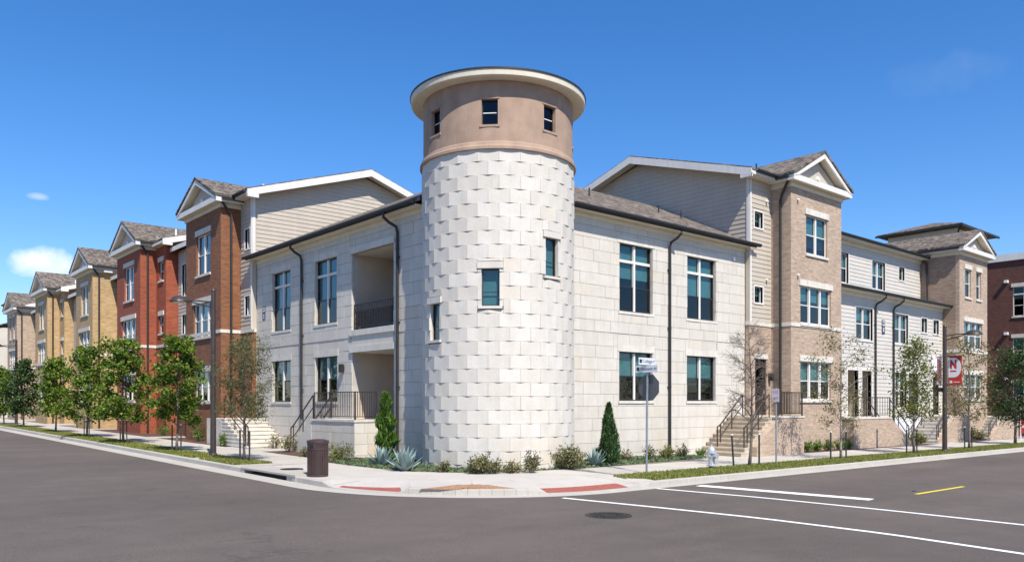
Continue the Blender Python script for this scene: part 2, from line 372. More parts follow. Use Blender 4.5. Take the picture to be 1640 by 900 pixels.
def wall(fr, parent, mat, u0, u1, z0, z1, w, t=.2, holes=(), name='wall'):
    """one wall sheet with thickness and real openings"""
    us = sorted({u0, u1} | {x for h in holes for x in h[:2]}); zs = sorted({z0, z1} | {x for h in holes for x in h[2:4]})
    us = [x for x in us if u0 <= x <= u1]; zs = [x for x in zs if z0 <= x <= z1]
    b = Bd()
    solid = {}
    for i in range(len(us)-1):
        for j in range(len(zs)-1):
            cu = (us[i]+us[i+1])/2; cz = (zs[j]+zs[j+1])/2
            solid[i, j] = not any(h[0] < cu < h[1] and h[2] < cz < h[3] for h in holes)
    q = lambda pts: b.add([fr.p(*p) for p in pts], [(0, 1, 2, 3)])
    for (i, j), s in solid.items():
        if not s: continue
        a, c, d, e = us[i], us[i+1], zs[j], zs[j+1]
        q([(a, w, d), (c, w, d), (c, w, e), (a, w, e)]); q([(a, w+t, d), (c, w+t, d), (c, w+t, e), (a, w+t, e)])
        if not solid.get((i-1, j)): q([(a, w, d), (a, w+t, d), (a, w+t, e), (a, w, e)])
        if not solid.get((i+1, j)): q([(c, w, d), (c, w+t, d), (c, w+t, e), (c, w, e)])
        if not solid.get((i, j-1)): q([(a, w, d), (c, w, d), (c, w+t, d), (a, w+t, d)])
        if not solid.get((i, j+1)): q([(a, w, e), (c, w, e), (c, w+t, e), (a, w+t, e)])
    o = b.build(name, mat, parent, fix=False)
    bm = bmesh.new(); bm.from_mesh(o.data); bmesh.ops.remove_doubles(bm, verts=bm.verts, dist=1e-5); bmesh.ops.recalc_face_normals(bm, faces=bm.faces); bm.to_mesh(o.data); bm.free()
    return o
def subtract(rect, holes):
    rs = [rect]
    for h in holes:
        nx = []
        for (a, b, c, d) in rs:
            if h[1] <= a or h[0] >= b or h[3] <= c or h[2] >= d: nx.append((a, b, c, d)); continue
            if h[0] > a: nx.append((a, h[0], c, d))
            if h[1] < b: nx.append((h[1], b, c, d))
            a2, b2 = max(a, h[0]), min(b, h[1])
            if h[2] > c: nx.append((a2, b2, c, h[2]))
            if h[3] < d: nx.append((a2, b2, h[3], d))
        rs = nx
    return [r for r in rs if r[1]-r[0] > .05 and r[3]-r[2] > .05]
def ashlar(fr, parent, u0, u1, z0, z1, w, holes, ch=.425, ln=(.72, 1.05), proud=.035, mat='limestone', seed=1, slant=None):
    rr = random.Random(seed); k = int(round((z1-z0)/ch)); ch = (z1-z0)/k; gap = .005
    for c in range(k):
        za, zb = z0+c*ch, z0+(c+1)*ch; u = u0-(rr.random()*.5)
        while u < u1-.02:
            e = u+rr.uniform(*ln)
            if u1-e < .3: e = u1
            d = proud*(1+rr.uniform(-.12, .12))
            for (a, b_, c0, d0) in subtract((max(u, u0), min(e, u1), za, zb), holes):
                bb = Bd(); fr.box(bb, a+gap, b_-gap, w-d, w, c0+gap, d0-gap); bb.build('stone_block', mat, parent, fix=fr.side == 'L')
            u = e
def siding(fr, parent, u0, u1, z0, z1, w, holes=(), mat='siding_cream', step=.2, top=None):
    """lap boards; top(u)->z gives a sloped upper limit as (umin,umax) at height"""
    z = z0
    while z < z1-.03:
        zt = min(z+step, z1)
        a0, a1 = (u0, u1) if top is None else top(z); t0, t1 = (u0, u1) if top is None else top(zt)
        if a1-a0 < .1: break
        if top is None:
            segs = [(r[0], r[1], r[0], r[1], r[2], r[3]) for r in subtract((u0, u1, z, zt), holes)]
        else: segs = [(a0, a1, t0, t1, z, zt)]
        for (b0, b1, c0, c1, zz0, zz1) in segs:
            bb = Bd()
            pts = [fr.p(b0, w-.026, zz0), fr.p(b1, w-.026, zz0), fr.p(b1, w, zz0), fr.p(b0, w, zz0),
                   fr.p(c0, w-.006, zz1), fr.p(c1, w-.006, zz1), fr.p(c1, w, zz1), fr.p(c0, w, zz1)]
            bb.hexa(pts).build('siding_board', mat, parent, fix=fr.side == 'L')
        z = zt
def window(fr, parent, u0, u1, z0, z1, w, lights=2, frame='window_black', mull='trim_white', transom=None, lintel='trim_stone', sill='trim_stone',
           blind=.5, casing=None, glass='glass', hung=True, mw=.1, lh=.27, rec=.09, frame_w=.045):
    """double-hung lights side by side in an opening, with sill and lintel"""
    wf = w+rec; fw = frame_w
    b = Bd()
    fr.box(b, u0, u1, wf, wf+.07, z0, z0+fw); fr.box(b, u0, u1, wf, wf+.07, z1-fw, z1)
    fr.box(b, u0, u0+fw, wf+.001, wf+.069, z0+fw, z1-fw); fr.box(b, u1-fw, u1, wf+.001, wf+.069, z0+fw, z1-fw)
    o = b.build('window', frame, parent)
    cw = (u1-u0-mw*(lights-1))/lights
    for i in range(lights-1):
        x = u0+cw*(i+1)+mw*i
        bb = Bd(); fr.box(bb, x, x+mw, wf-.03, wf+.072, z0+fw, z1-fw); bb.build('mullion', mull, o)
    if transom:
        bb = Bd(); fr.box(bb, u0+fw, u1-fw, wf-.026, wf+.068, transom-.05, transom+.05); bb.build('transom', mull, o)
    ztop = transom-.05 if transom else z1-fw
    for i in range(lights):
        a = u0+(cw+mw)*i+(fw if i == 0 else 0); c = u0+(cw+mw)*i+cw-(fw if i == lights-1 else 0)
        mid = z0+fw+(ztop-z0-fw)*.5
        if hung:
            bb = Bd(); fr.box(bb, a, c, wf-.005, wf+.06, mid-.022, mid+.022); fr.box(bb, a, a+.03, wf+.004, wf+.06, z0+fw, mid-.022); fr.box(bb, c-.03, c, wf+.004, wf+.06, z0+fw, mid-.022)
            fr.box(bb, a+.03, c-.03, wf+.004, wf+.06, z0+fw, z0+fw+.035); bb.build('sash', frame, o)
            bb = Bd(); fr.box(bb, a, c, wf+.045, wf+.05, mid+.022, ztop); bb.build('pane', glass, o)
            bb = Bd(); fr.box(bb, a+.03, c-.03, wf+.02, wf+.025, z0+fw+.035, mid-.022); bb.build('pane', 'glass_dark' if glass == 'glass' else glass, o)
        else:
            bb = Bd(); fr.box(bb, a, c, wf+.045, wf+.05, z0+fw, ztop); bb.build('pane', glass, o)
        if transom:
            bb = Bd(); fr.box(bb, a, c, wf+.045, wf+.05, transom+.05, z1-fw); bb.build('pane', glass, o)
        if blind:
            if i == 0: bl_ = min(.97, max(.2, blind+random.choice((0, 0, 0, -.12, .16, .3))*(1 if hung else 0)))
            zb = z1-(z1-z0)*bl_
            bb = Bd(); fr.box(bb, a+.005, c-.005, wf+.11, wf+.125, zb, z1-.03); bb.build('blind', 'blind', o)
    if sill:
        bb = Bd(); fr.box(bb, u0-.06, u1+.06, w-.07, w+.10, z0-.10, z0-.001); bb.build('sill', sill, o)
    if lintel:
        bb = Bd(); fr.box(bb, u0-.10, u1+.10, w-.05, w+.09, z1+.001, z1+lh); bb.build('lintel', lintel, o)
    if casing:
        bb = Bd(); q = .075
        fr.box(bb, u0-q, u0, w-.035, w+.09, z0-q, z1+q); fr.box(bb, u1, u1+q, w-.035, w+.09, z0-q, z1+q)
        fr.box(bb, u0, u1, w-.034, w+.09, z1, z1+q); fr.box(bb, u0, u1, w-.045, w+.09, z0-q, z0); bb.build('casing', casing, o)
    return o
def downspout(fr, parent, u, w, ztop, zbot, out=.55, du=.18, mat='black_metal'):
    b = Bd(); P = [fr.p(u+du, w-out, ztop), fr.p(u+du, w-out, ztop-.18), fr.p(u+du*.6, w-out*.65, ztop-.36), fr.p(u+.02, w-.12, ztop-.5), fr.p(u, w-.075, ztop-.7), fr.p(u, w-.075, zbot)]
    b.tube(P, .055, 8); o = b.build('downspout', mat, parent)
    z = ztop-1.6
    while z > zbot+.5:
        bb = Bd(); fr.box(bb, u-.075, u+.075, w-.10, w-.001, z, z+.04); bb.build('bracket', mat, o); z -= 2.3
    return o
def gutter(fr, parent, u0, u1, w, z, mat='black_metal'):
    b = Bd(); fr.prism_u(b, [(w, z), (w-.09, z), (w-.13, z+.06), (w-.13, z+.12), (w-.11, z+.12), (w-.11, z+.07), (w, z+.05)], u0, u1)
    return b.build('gutter', mat, parent)
def railing(fr, parent, pts, h=1.0, n_bal=12, mat='bronze_metal', rail=.02):
    """pts: two (u,w,z) points at floor level"""
    (a, b_) = pts; A = Vector(fr.p(*a)); Bv = Vector(fr.p(*b_)); up = Vector((0, 0, 1))
    b = Bd().bar(A+up*h, Bv+up*h, rail, rail*.8); o = b.build('handrail', mat, parent)
    Bd().bar(A+up*.12, Bv+up*.12, rail*.8, rail*.7).build('bottom_rail', mat, o)
    for q in (A, Bv): Bd().bar(q-up*.03, q+up*(h-.01), rail, rail).build('post', mat, o)
    for i in range(1, n_bal):
        q = A+(Bv-A)*(i/n_bal); Bd().bar(q+up*.12, q+up*(h-.01), .009, .009).build('baluster', mat, o)
    return o
def stairs(fr, parent, u0, u1, w0, w1, z0, z1, n, mat='step_concrete'):
    for i in range(n):
        a = u0+(u1-u0)*i/n; e = u1; zt = z0+(z1-z0)*(i+1)/n; zb = z0-.5 if i == 0 else z0+(z1-z0)*i/n-.02
        b = Bd(); lo, hi = (a-.03*(1 if u1 > u0 else -1), e)
        fr.box(b, min(lo, hi), max(lo, hi), w0, w1, zt-.055, zt)
        fr.box(b, min(a, e), max(a, e), w0+.012, w1-.012, zb, zt-.056); b.build('step', mat, parent, fix=fr.side == 'L')

# ------------------------------------------------------------------ ground, roads, pavements
def sheet(name, poly, h, mat, parent=None, kind='structure'):
    b = Bd().add([(x, y, g(x, y)+h) for x, y in poly], [tuple(range(len(poly)))])
    o = b.build(name, mat, parent)
    if o.data.polygons[0].normal.z < 0: o.data.flip_normals()
    return tag(o, kind=kind) if kind else o
sheet('ground', [(-900, -900), (900, -900), (900, 900), (-900, 900)], -.25, 'ground_far')
road = sheet('road', [(-140, -90), (150, -90), (150, 170), (-140, 170)], 0, 'asphalt')
KX, KY, KR = -6.45, -6.5, 6.0; KC = (KX+KR, KY+KR)
def kerb_path():
    pts = []
    y = 110.0
    while y > KC[1]: pts.append((KX, y, 1, 0)); y -= 3.0 if y > 6 else 1.0
    for i in range(0, 31):
        a = math.pi+math.pi/2*i/30; pts.append((KC[0]+KR*math.cos(a), KC[1]+KR*math.sin(a), -math.cos(a), -math.sin(a)))
    x = KC[0]+.4
    while x < 90: pts.append((x, KY, 0, 1)); x += 3.0 if x > 5 else .4
    return pts
KP = kerb_path()
def gw(q):                                               # gutter width: wide on the left street, narrow on the right
    x, y, nx, ny = q; t = min(1, max(0, (math.atan2(ny, nx))/(math.pi/2))); return .62*(1-t)+.30*t
def off(q, d): return (q[0]+q[2]*d, q[1]+q[3]*d)
def ang(q):
    if q[2] == 0: return 270+math.degrees((q[0]-KC[0])/KR)          # unrolled along the straight kerb
    return math.degrees(math.atan2(q[1]-KC[1], q[0]-KC[0])) % 360
def path_at(a):
    if a >= 270: return (KC[0]+R_(a-270)*KR, KY, 0, 1)
    a = R_(a); return (KC[0]+KR*math.cos(a), KC[1]+KR*math.sin(a), -math.cos(a), -math.sin(a))
RAMPS = ((190, 213), (250.5, 281))
def dip(q):                                              # kerb ramps
    if q[1] > KC[1]+.3 or q[0] > KC[0]+1.9: return 0
    a = ang(q); v = 0
    for lo, hi in RAMPS:
        v = max(v, min(1, max(0, (a-lo+3)/3)), 0)*min(1, max(0, (hi+3-a)/3)) if lo-3 < a < hi+3 else v
    return v
b = Bd()
for i in range(len(KP)-1):
    p, q = KP[i], KP[i+1]; P = [off(p, 0), off(q, 0), off(q, gw(q)+.01), off(p, gw(p)+.01)]
    b.add([(x, y, g(x, y)+h) for (x, y), h in zip(P, (.004, .004, -.0 + .006, .006))], [(0, 1, 2, 3)])
gut = tag(b.build('gutter_pan', 'kerb_concrete'), kind='structure')
kerb = thing('kerb', None, None, (0, 0, 0)); kerb['kind'] = 'structure'
INL = (.6, 3.4)
for i in range(len(KP)-1):
    p, q = KP[i], KP[i+1]
    if p[2] == 1 and q[2] > .99 and INL[0] < (p[1]+q[1])/2 < INL[1]+.4: continue
    f = .006/max(.2, math.dist(p[:2], q[:2]))
    q = tuple(a+(b_-a)*(1-f) for a, b_ in zip(p, q)); vs = []
    prof = lambda k: [(gw(k), -.1), (gw(k)+.015, (.15-.13*dip(k))*.9), (gw(k)+.04, .15-.13*dip(k)), (gw(k)+.18, .152-.13*dip(k)), (gw(k)+.18, -.1)]
    A = [(*off(p, d), h) for d, h in prof(p)]; Bq = [(*off(q, d), h) for d, h in prof(q)]
    Bd().prism([(x, y, g(x, y)+h) for x, y, h in A], [(x, y, g(x, y)+h) for x, y, h in Bq]).build('kerb_segment', 'kerb_concrete', kerb)
# storm inlet in the kerb
it = thing('storm_inlet', 'concrete kerb inlet with long dark throat near the trash can', 'storm drain', (KX+.9, .9, g(KX, .9)))
zi = g(KX, .9); xf = KX+.62
Bd().box(xf-.02, xf+.95, INL[0]-.2, INL[1]+.75, zi+.135, zi+.185).build('lid', 'kerb_concrete', it)
Bd().box(xf+.3, xf+.95, INL[0]-.2, INL[1]+.75, zi-.2, zi+.134).build('throat', 'window_black', it)
Bd().box(xf-.01, xf+.29, INL[0]-.2, INL[0], zi-.1, zi+.134).build('cheek', 'kerb_concrete', it)
Bd().box(xf-.01, xf+.29, INL[1]+.5, INL[1]+.75, zi-.1, zi+.134).build('cheek', 'kerb_concrete', it)
Bd().box(xf-.005, xf+.29, INL[0], INL[1]+.5, zi-.1, zi+.008).build('throat_floor', 'window_black', it)
# soil under the whole block
back = [off(p, gw(p)+.1) for p in KP if p[1] < 106 and p[0] < 86]
sheet('soil', [(86, 106)]+back, .008, 'soil')
# corner apron following the ramps
bed_line = [(-2.75, 8.5), (-2.75, 5.0), (-2.74, 3.0), (-2.62, 1.3), (-2.35, 0.0), (-1.6, -.95), (-.45, -1.75), (1.0, -2.0), (2.6, -2.05), (4.0, -2.1)]
def resample(poly, n):
    L = [0]
    for a, c in zip(poly, poly[1:]): L.append(L[-1]+math.dist(a, c))
    res = []
    for k in range(n):
        t = L[-1]*k/(n-1); i = max(j for j in range(len(L)) if L[j] <= t+1e-9); i = min(i, len(poly)-2)
        s = (t-L[i])/(L[i+1]-L[i]); res.append(tuple(a+(c-a)*s for a, c in zip(poly[i], poly[i+1])))
    return res
ap = [p for p in KP if (p[1] <= 4.5 and p[0] <= 1.9)]
NT = 16; inner = resample([(-2.75, 4.6)]+bed_line[2:9], len(ap))
def aprow(i, t):
    p = ap[i]; o_ = off(p, gw(p)+.175); x = o_[0]+(inner[i][0]-o_[0])*t; y = o_[1]+(inner[i][1]-o_[1])*t
    d = math.dist(o_, (x, y)); h = .15-.128*dip(p)*max(0, 1-d/1.7)
    return (x, y, g(x, y)+h)
b = Bd(); vs = [aprow(i, j/NT) for i in range(len(ap)) for j in range(NT+1)]
b.add(vs, [(i*(NT+1)+j, (i+1)*(NT+1)+j, (i+1)*(NT+1)+j+1, i*(NT+1)+j+1) for i in range(len(ap)-1) for j in range(NT)])
apron = tag(b.build('pavement', 'concrete'), kind='structure')
if apron.data.polygons[0].normal.z < 0: apron.data.flip_normals()
def overlay(name, mat, a0, a1, d0, d1, dz=.004):
    b = Bd(); n = 14; m = 5; o_ = []
    for i in range(n+1):
        q = path_at(a0+(a1-a0)*i/n)
        for j in range(m+1):
            dd = d0+(d1-d0)*j/m; x, y = off(q, gw(q)+.19+dd); h = .15-.128*dip(q)*max(0, 1-dd/1.7); o_.append((x, y, g(x, y)+h+dz))
    b.add(o_, [(i*(m+1)+j, (i+1)*(m+1)+j, (i+1)*(m+1)+j+1, i*(m+1)+j+1) for i in range(n) for j in range(m)])
    o = b.build(name, mat, apron)
    if o.data.polygons[0].normal.z < 0: o.data.flip_normals()
    return o
for k, (a0, a1) in enumerate(RAMPS):
    na = 11; a0 += .5; a1 -= .5
    for i in range(na):
        for j in range(3):
            s = (a1-a0)/na; overlay('tactile_tile', 'red_tile', a0+s*i+.05, a0+s*(i+1)-.05, .01+.2*j, .2+.2*j, .007)
for a_ in (181.5, 189, 214.5, 232, 249, 283):                # scored joints in the corner concrete
    overlay('scored_joint', 'joint_dark', a_-.06, a_+.06, .0, 2.1, .004)
# gravel wedge between the two ramps
gp = [(-4.78, -4.0), (-4.45, -4.38), (-4.0, -4.74), (-3.5, -5.05), (-2.78, -5.36), (-2.85, -4.9), (-3.1, -4.3), (-3.5, -3.8)]
cxg = sum(p[0] for p in gp)/len(gp); cyg = sum(p[1] for p in gp)/len(gp); vs = [(cxg, cyg, g(cxg, cyg)+.215)]
fine_ = resample(gp+[gp[0]], 33)[:-1]; n = len(fine_)
for rr_, hh in ((.5, .20), (1, .145)):
    for (x, y) in fine_:
        X = cxg+(x-cxg)*rr_; Y = cyg+(y-cyg)*rr_; vs.append((X, Y, g(X, Y)+hh+random.uniform(-.015, .015)*(rr_ < 1)))
fs = [(0, 1+i, 1+(i+1) % n) for i in range(n)]+[(1+i, 1+n+i, 1+n+(i+1) % n, 1+(i+1) % n) for i in range(n)]
o = Bd().add(vs, fs).build('gravel_patch', 'gravel_orange', apron)
# pebbles on it
def scatter_rocks(n, cx, cy, z, r, s, name, mat, parent):
    b = Bd()
    for _ in range(n):
        a = random.random()*6.28; d = r*math.sqrt(random.random()); x = cx+d*math.cos(a); y = cy+d*math.sin(a)*.6; k = s*random.uniform(.5, 1.2); zz = g(x, y)+z
        b.add([(x-k, y, zz), (x, y-k, zz), (x+k, y, zz), (x, y+k, zz), (x, y, zz+k)], [(0, 1, 4), (1, 2, 4), (2, 3, 4), (3, 0, 4)])
    return tag(b.build(name, mat, parent, fix=False), kind='stuff')
scatter_rocks(260, cxg, cyg, .178, .40, .022, 'gravel', 'gravel_orange', apron)
# slabs of the straight pavements
side = thing('sidewalk', None, None, (0, 0, 0)); side['kind'] = 'structure'
def slab(x0, x1, y0, y1):
    q = .006; P = [(x0+q, y0+q), (x1-q, y0+q), (x1-q, y1-q), (x0+q, y1-q)]
    Bd().hexa([(x, y, g(x, y)+.05) for x, y in P]+[(x, y, g(x, y)+.15) for x, y in P]).build('slab', 'concrete', side, fix=False)
y = 4.6
while y < 84: slab(-4.3, -2.2, y, y+1.9); y += 1.9
y = 4.6
while y < 84:                                            # paved gaps in the verge
    y += 1.9
x = 1.9
while x < 62: slab(x, x+1.9, -4.45, -2.15); x += 1.9
slab(-5.65, -4.3, 8.45, 9.05); slab(-5.65, -4.3, 4.6, 5.2)
slab(-2.2, -.05, 11.2, 14.8)
for a in (24.5, 38.0, 50.5, 64): slab(-2.2, -.3, a, a+1.6)
for a in (9.2, ): slab(a, a+3.2, -2.15, -.05)
slab(30.6, 33.4, -2.15, -1.0)
# verge lawns
LAWNS = [[(-5.62, 5.25), (-4.32, 5.25), (-4.32, 8.4), (-5.62, 8.4)], [(-5.62, 9.1), (-4.32, 9.1), (-4.32, 90), (-5.62, 90)],
         [(1.3, -5.2), (1.95, -5.98), (2.6, -6.0), (80, -6.0), (80, -4.47), (2.4, -4.47), (1.5, -4.5)]]
for p in LAWNS: sheet('lawn', p, .142, 'lawn')
sheet('mulch_bed', [(-2.15, 4.8), (-.02, 4.8), (-.02, 11.1), (-2.15, 11.1)], .148, 'mulch')
sheet('mulch_bed', [(-2.15, 14.9), (-.02, 14.9), (-.02, 24.4), (-2.15, 24.4)], .148, 'mulch')
sheet('mulch_bed', [(-2.15, 26.2), (-.02, 26.2), (-.02, 37.9), (-2.15, 37.9)], .148, 'mulch')
sheet('mulch_bed', [(12.5, -2.12), (30.5, -2.12), (30.5, -.3), (12.5, -.3)], .146, 'mulch')
sheet('mulch_bed', [(33.5, -2.12), (44, -2.12), (44, -.3), (33.5, -.3)], .146, 'mulch')
sheet('planting_bed', bed_line[1:]+[(9.1, -2.12), (9.1, .5), (.5, .5), (.5, 4.9), (-2.1, 4.95)], .152, 'soil')
# paint on the road
def stripe(name, pts, wd, mat):
    b = Bd(); n = len(pts); L = []
    for i, (x, y) in enumerate(pts):
        a = Vector(pts[max(0, i-1)]); c = Vector(pts[min(n-1, i+1)]); d = (c-a).normalized(); r = Vector((-d.y, d.x))*wd/2
        L += [(x+r.x, y+r.y), (x-r.x, y-r.y)]
    b.add([(x, y, g(x, y)+.005) for x, y in L], [(2*i, 2*i+1, 2*i+3, 2*i+2) for i in range(n-1)])
    o = b.build(name, mat, road)
    if o.data.polygons[0].normal.z < 0: o.data.flip_normals()
    return o
stripe('crosswalk_line', resample([(-2.42, -6.5), (-1.95, -9), (-1.6, -11.2), (-1.5, -13.7), (-1.72, -15.86), (-2.0, -18.4)], 20), .15, 'paint_white')
stripe('crosswalk_line', resample([(1.05, -6.5), (1.5, -9.28), (1.68, -12.33), (1.68, -14.81), (1.6, -18.4)], 20), .15, 'paint_white')
stripe('stop_line', [(2.6, -6.7), (3.3, -11.15)], .42, 'paint_white')
stripe('lane_line', [(5.4, -11.3), (8.5, -11.3)], .11, 'paint_yellow')
stripe('lane_line', [(14.5, -11.3), (17.6, -11.3)], .11, 'paint_yellow')
Bd().box(6.0, 6.12, -11.02, -10.94, g(6, -11)+.003, g(6, -11)+.02).build('road_reflector', 'sign_blue', road)
def manhole(x, y, r, label, h=0.0):
    z = g(x, y)+h; t = thing('manhole_cover', label, 'manhole', (x, y, z), 'iron covers set in the paving')
    Bd().lathe(x, y, [(r*1.12, z-.02), (r*1.12, z+.008), (r*1.03, z+.009), (r*1.02, z-.004)], 32, False).build('frame', 'iron', t)
    Bd().lathe(x, y, [(r, z-.03), (r, z+.006)], 32).build('cover', 'iron', t)
    for k, q in enumerate((.82, .58, .34)):
        Bd().lathe(x, y, [(r*q, z+.0065), (r*q, z+.013), (r*(q-.08), z+.013), (r*(q-.08), z+.0065)], 28, False).build('ring', 'iron', t)
    for k in range(12):
        a = k*math.pi/6; Bd().bar((x+r*.38*math.cos(a), y+r*.38*math.sin(a), z+.009), (x+r*.92*math.cos(a), y+r*.92*math.sin(a), z+.009), .014, .004).build('rib', 'iron', t)
manhole(-3.72, -9.12, .42, 'round ribbed iron manhole cover in the asphalt before the crosswalk')
manhole(-5.0, 2.4, .30, 'iron cover in the pale concrete behind the kerb inlet', .185)

# ------------------------------------------------------------------ corner tower
TX, TY, TR = 1.60, .70, 2.53
tocam = Vector((CAM[0]-TX, CAM[1]-TY)).normalized(); tr = Vector((-tocam.y, tocam.x))
if tr.dot(Vector(RT)) < 0: tr = -tr
def td(deg): a = R_(deg); return tocam*math.cos(a)+tr*math.sin(a)
def tp(deg, r, z): d = td(deg); return (TX+d.x*r, TY+d.y*r, z)
tower = thing('round_tower', 'round cream limestone corner tower with tan stucco top and wide flat brim', 'tower', (TX, TY, 0))
def tower_ring(name, mat, prof, parent=tower, n=96):
    return Bd().lathe(TX, TY, prof, n, False).build(name, mat, parent, smooth=False)
# core of the shaft with window openings left as dark recesses
NB, NC = 24, 24; ZB, ZT = -.12, 9.98; CH = (ZT-ZB)/NC
TW = [(-5.4, 5.15, 6.30, .56), (42, 6.15, 7.35, .55), (-53, 4.18, 5.34, .55)]
DW = [(-53, 10.68, 11.47, .51), (-6, 10.68, 11.47, .51), (40.6, 10.68, 11.47, .51), (87, 10.68, 11.47, .51), (-100, 10.68, 11.47, .51)]
def half(wd, r): return math.degrees(math.asin(wd/2/r))
def curved_wall(name, mat, r0, r1, z0, z1, a0, a1, holes, parent, step=3.0):
    an = [a0]
    while an[-1] < a1-1e-6: an.append(min(a1, an[-1]+step))
    an = sorted(set(an) | {x for h in holes for x in h[:2] if a0 < x < a1}); zs = sorted({z0, z1} | {x for h in holes for x in h[2:4] if z0 < x < z1})
    b = Bd(); sol = {}
    for i in range(len(an)-1):
        for j in range(len(zs)-1):
            ca = (an[i]+an[i+1])/2; cz = (zs[j]+zs[j+1])/2; sol[i, j] = not any(h[0] < ca < h[1] and h[2] < cz < h[3] for h in holes)
    q = lambda *pp: b.add([tp(*x) for x in pp], [(0, 1, 2, 3)])
    for (i, j), s in sol.items():
        if not s: continue
        a, c, d, e = an[i], an[i+1], zs[j], zs[j+1]
        q((a, r1, d), (c, r1, d), (c, r1, e), (a, r1, e)); q((a, r0, d), (c, r0, d), (c, r0, e), (a, r0, e))
        if not sol.get((i-1, j)): q((a, r0, d), (a, r1, d), (a, r1, e), (a, r0, e))
        if not sol.get((i+1, j)): q((c, r0, d), (c, r1, d), (c, r1, e), (c, r0, e))
        if not sol.get((i, j-1)): q((a, r0, d), (c, r0, d), (c, r1, d), (a, r1, d))
        if not sol.get((i, j+1)): q((a, r0, e), (c, r0, e), (c, r1, e), (a, r1, e))
    o = b.build(name, mat, parent, fix=False)
    bm = bmesh.new(); bm.from_mesh(o.data); bmesh.ops.remove_doubles(bm, verts=bm.verts, dist=1e-5); bmesh.ops.recalc_face_normals(bm, faces=bm.faces); bm.to_mesh(o.data); bm.free()
    return o
hs_ = [(a-half(wd, TR), a+half(wd, TR), z0, z1) for a, z0, z1, wd in TW]
curved_wall('shaft', 'mortar', TR-.28, TR-.075, -.4, ZT, -180, 180, hs_, tower)
hs2 = [(a-half(wd, 2.5), a+half(wd, 2.5), z0, z1) for a, z0, z1, wd in DW]
curved_wall('drum', 'stucco', 2.25, 2.495, ZT-.02, 12.05, -180, 180, hs2, tower)
blocks = []
clip = [(a-half(wd+.24, TR), a+half(wd+.24, TR), z1-.001, z1+.22) for a, z0, z1, wd in TW]+[(a-half(wd+.24, TR), a+half(wd+.24, TR), z0-.12, z0) for a, z0, z1, wd in TW]+hs_
stp = 360/NB
rest = Bd()
def block_geo(bd, am, a0, a1, z0, z1, r):
    ap_ = r*math.cos(R_(stp/2)); vs = []
    angs = [a0, a1] if not (a0 < am-.5 and a1 > am+.5) else [a0, am, a1]
    for z in (z0, z1):
        for a in angs: vs.append(tp(a, ap_/math.cos(R_(a-am))-(.005*(1-abs(a-am)/(stp/2))), z))
        for a in reversed(angs): vs.append(tp(a, TR-.076, z))
    n = len(angs)*2
    bd.add(vs, [tuple(range(n))[::-1], tuple(range(n, 2*n))]+[(i, (i+1) % n, n+(i+1) % n, n+i) for i in range(n)])
rb = random.Random(3)
for c in range(NC):
    z0 = ZB+c*CH; z1 = z0+CH
    for k in range(NB):
        am = -180+stp*(k+(.5 if c % 2 else 0)); am = (am+180) % 360-180+.6
        if am > 105 or am < -110: continue
        for (a0, a1, c0, c1) in subtract((am-stp/2, am+stp/2, z0, z1), clip):
            if a1-a0 < 1: continue
            gA = .07; r = TR+.022+rb.uniform(-.004, .006)
            if -98 < am < 92: bd = Bd(); block_geo(bd, am, a0+gA, a1-gA, c0+.003, c1-.003, r); bd.build('stone_block', 'tower_limestone', tower)
            else: block_geo(rest, am, a0+gA, a1-gA, c0+.003, c1-.003, r)
if rest.v: tag(rest.build('rear_stone_blocks', 'tower_limestone', tower), kind='stuff')
def flat_on_tower(bd, deg, half_w, r0, r1, z0, z1):
    d = td(deg); t = Vector((-d.y, d.x)); P = []
    for z in (z0, z1):
        for (s, r) in ((-half_w, r0), (half_w, r0), (half_w, r1), (-half_w, r1)): P.append((TX+d.x*r+t.x*s, TY+d.y*r+t.y*s, z))
    return bd.hexa(P)
def tower_window(a, z0, z1, wd, r, frame, glass, stone):
    h = wd/2; b = Bd(); f_ = .04; ri = r-.11
    flat_on_tower(b, a, h, ri-.06, ri, z0, z0+f_); flat_on_tower(b, a, h, ri-.06, ri, z1-f_, z1)
    for s in (-1, 1):
        d = td(a); t = Vector((-d.y, d.x)); P = []
        for z in (z0+f_, z1-f_):
            for (q, rr_) in ((s*h, ri-.059), (s*(h-f_), ri-.059), (s*(h-f_), ri-.001), (s*h, ri-.001)): P.append((TX+d.x*rr_+t.x*q, TY+d.y*rr_+t.y*q, z))
        b.hexa(P)
    o = b.build('window', frame, tower)
    flat_on_tower(Bd(), a, h-f_, ri-.035, ri-.03, z0+f_, z1-f_).build('pane', glass, o)
    flat_on_tower(Bd(), a, h-f_, ri-.03, ri-.005, (z0+z1)/2-.012 if stone is None else z0+(z1-z0)*.37, (z0+z1)/2+.012 if stone is None else z0+(z1-z0)*.37+.02).build('meeting_rail', 'fixture_white' if stone is None else frame, o)
    if stone:
        flat_on_tower(Bd(), a, h+.12, r-.1, r+.05, z1+.001, z1+.2).build('lintel', 'tower_limestone', o)
        flat_on_tower(Bd(), a, h+.09, r-.1, r+.065, z0-.08, z0-.001).build('sill', 'tower_limestone', o)
        flat_on_tower(Bd(), a, h-.03, ri-.12, ri-.105, z0+(z1-z0)*.02, z1-.03).build('blind', 'blind', o)
    else:
        b = Bd(); flat_on_tower(b, a, h+.05, r-.05, r+.03, z0-.07, z0-.001); flat_on_tower(b, a, h+.05, r-.05, r+.018, z1+.001, z1+.04); b.build('casing', 'stucco', o)
for a, z0, z1, wd in TW: tower_window(a, z0, z1, wd, TR-.02, 'window_black', 'glass', True)
for a, z0, z1, wd in DW: tower_window(a, z0, z1, wd, 2.48, 'window_black', 'glass_navy', None)
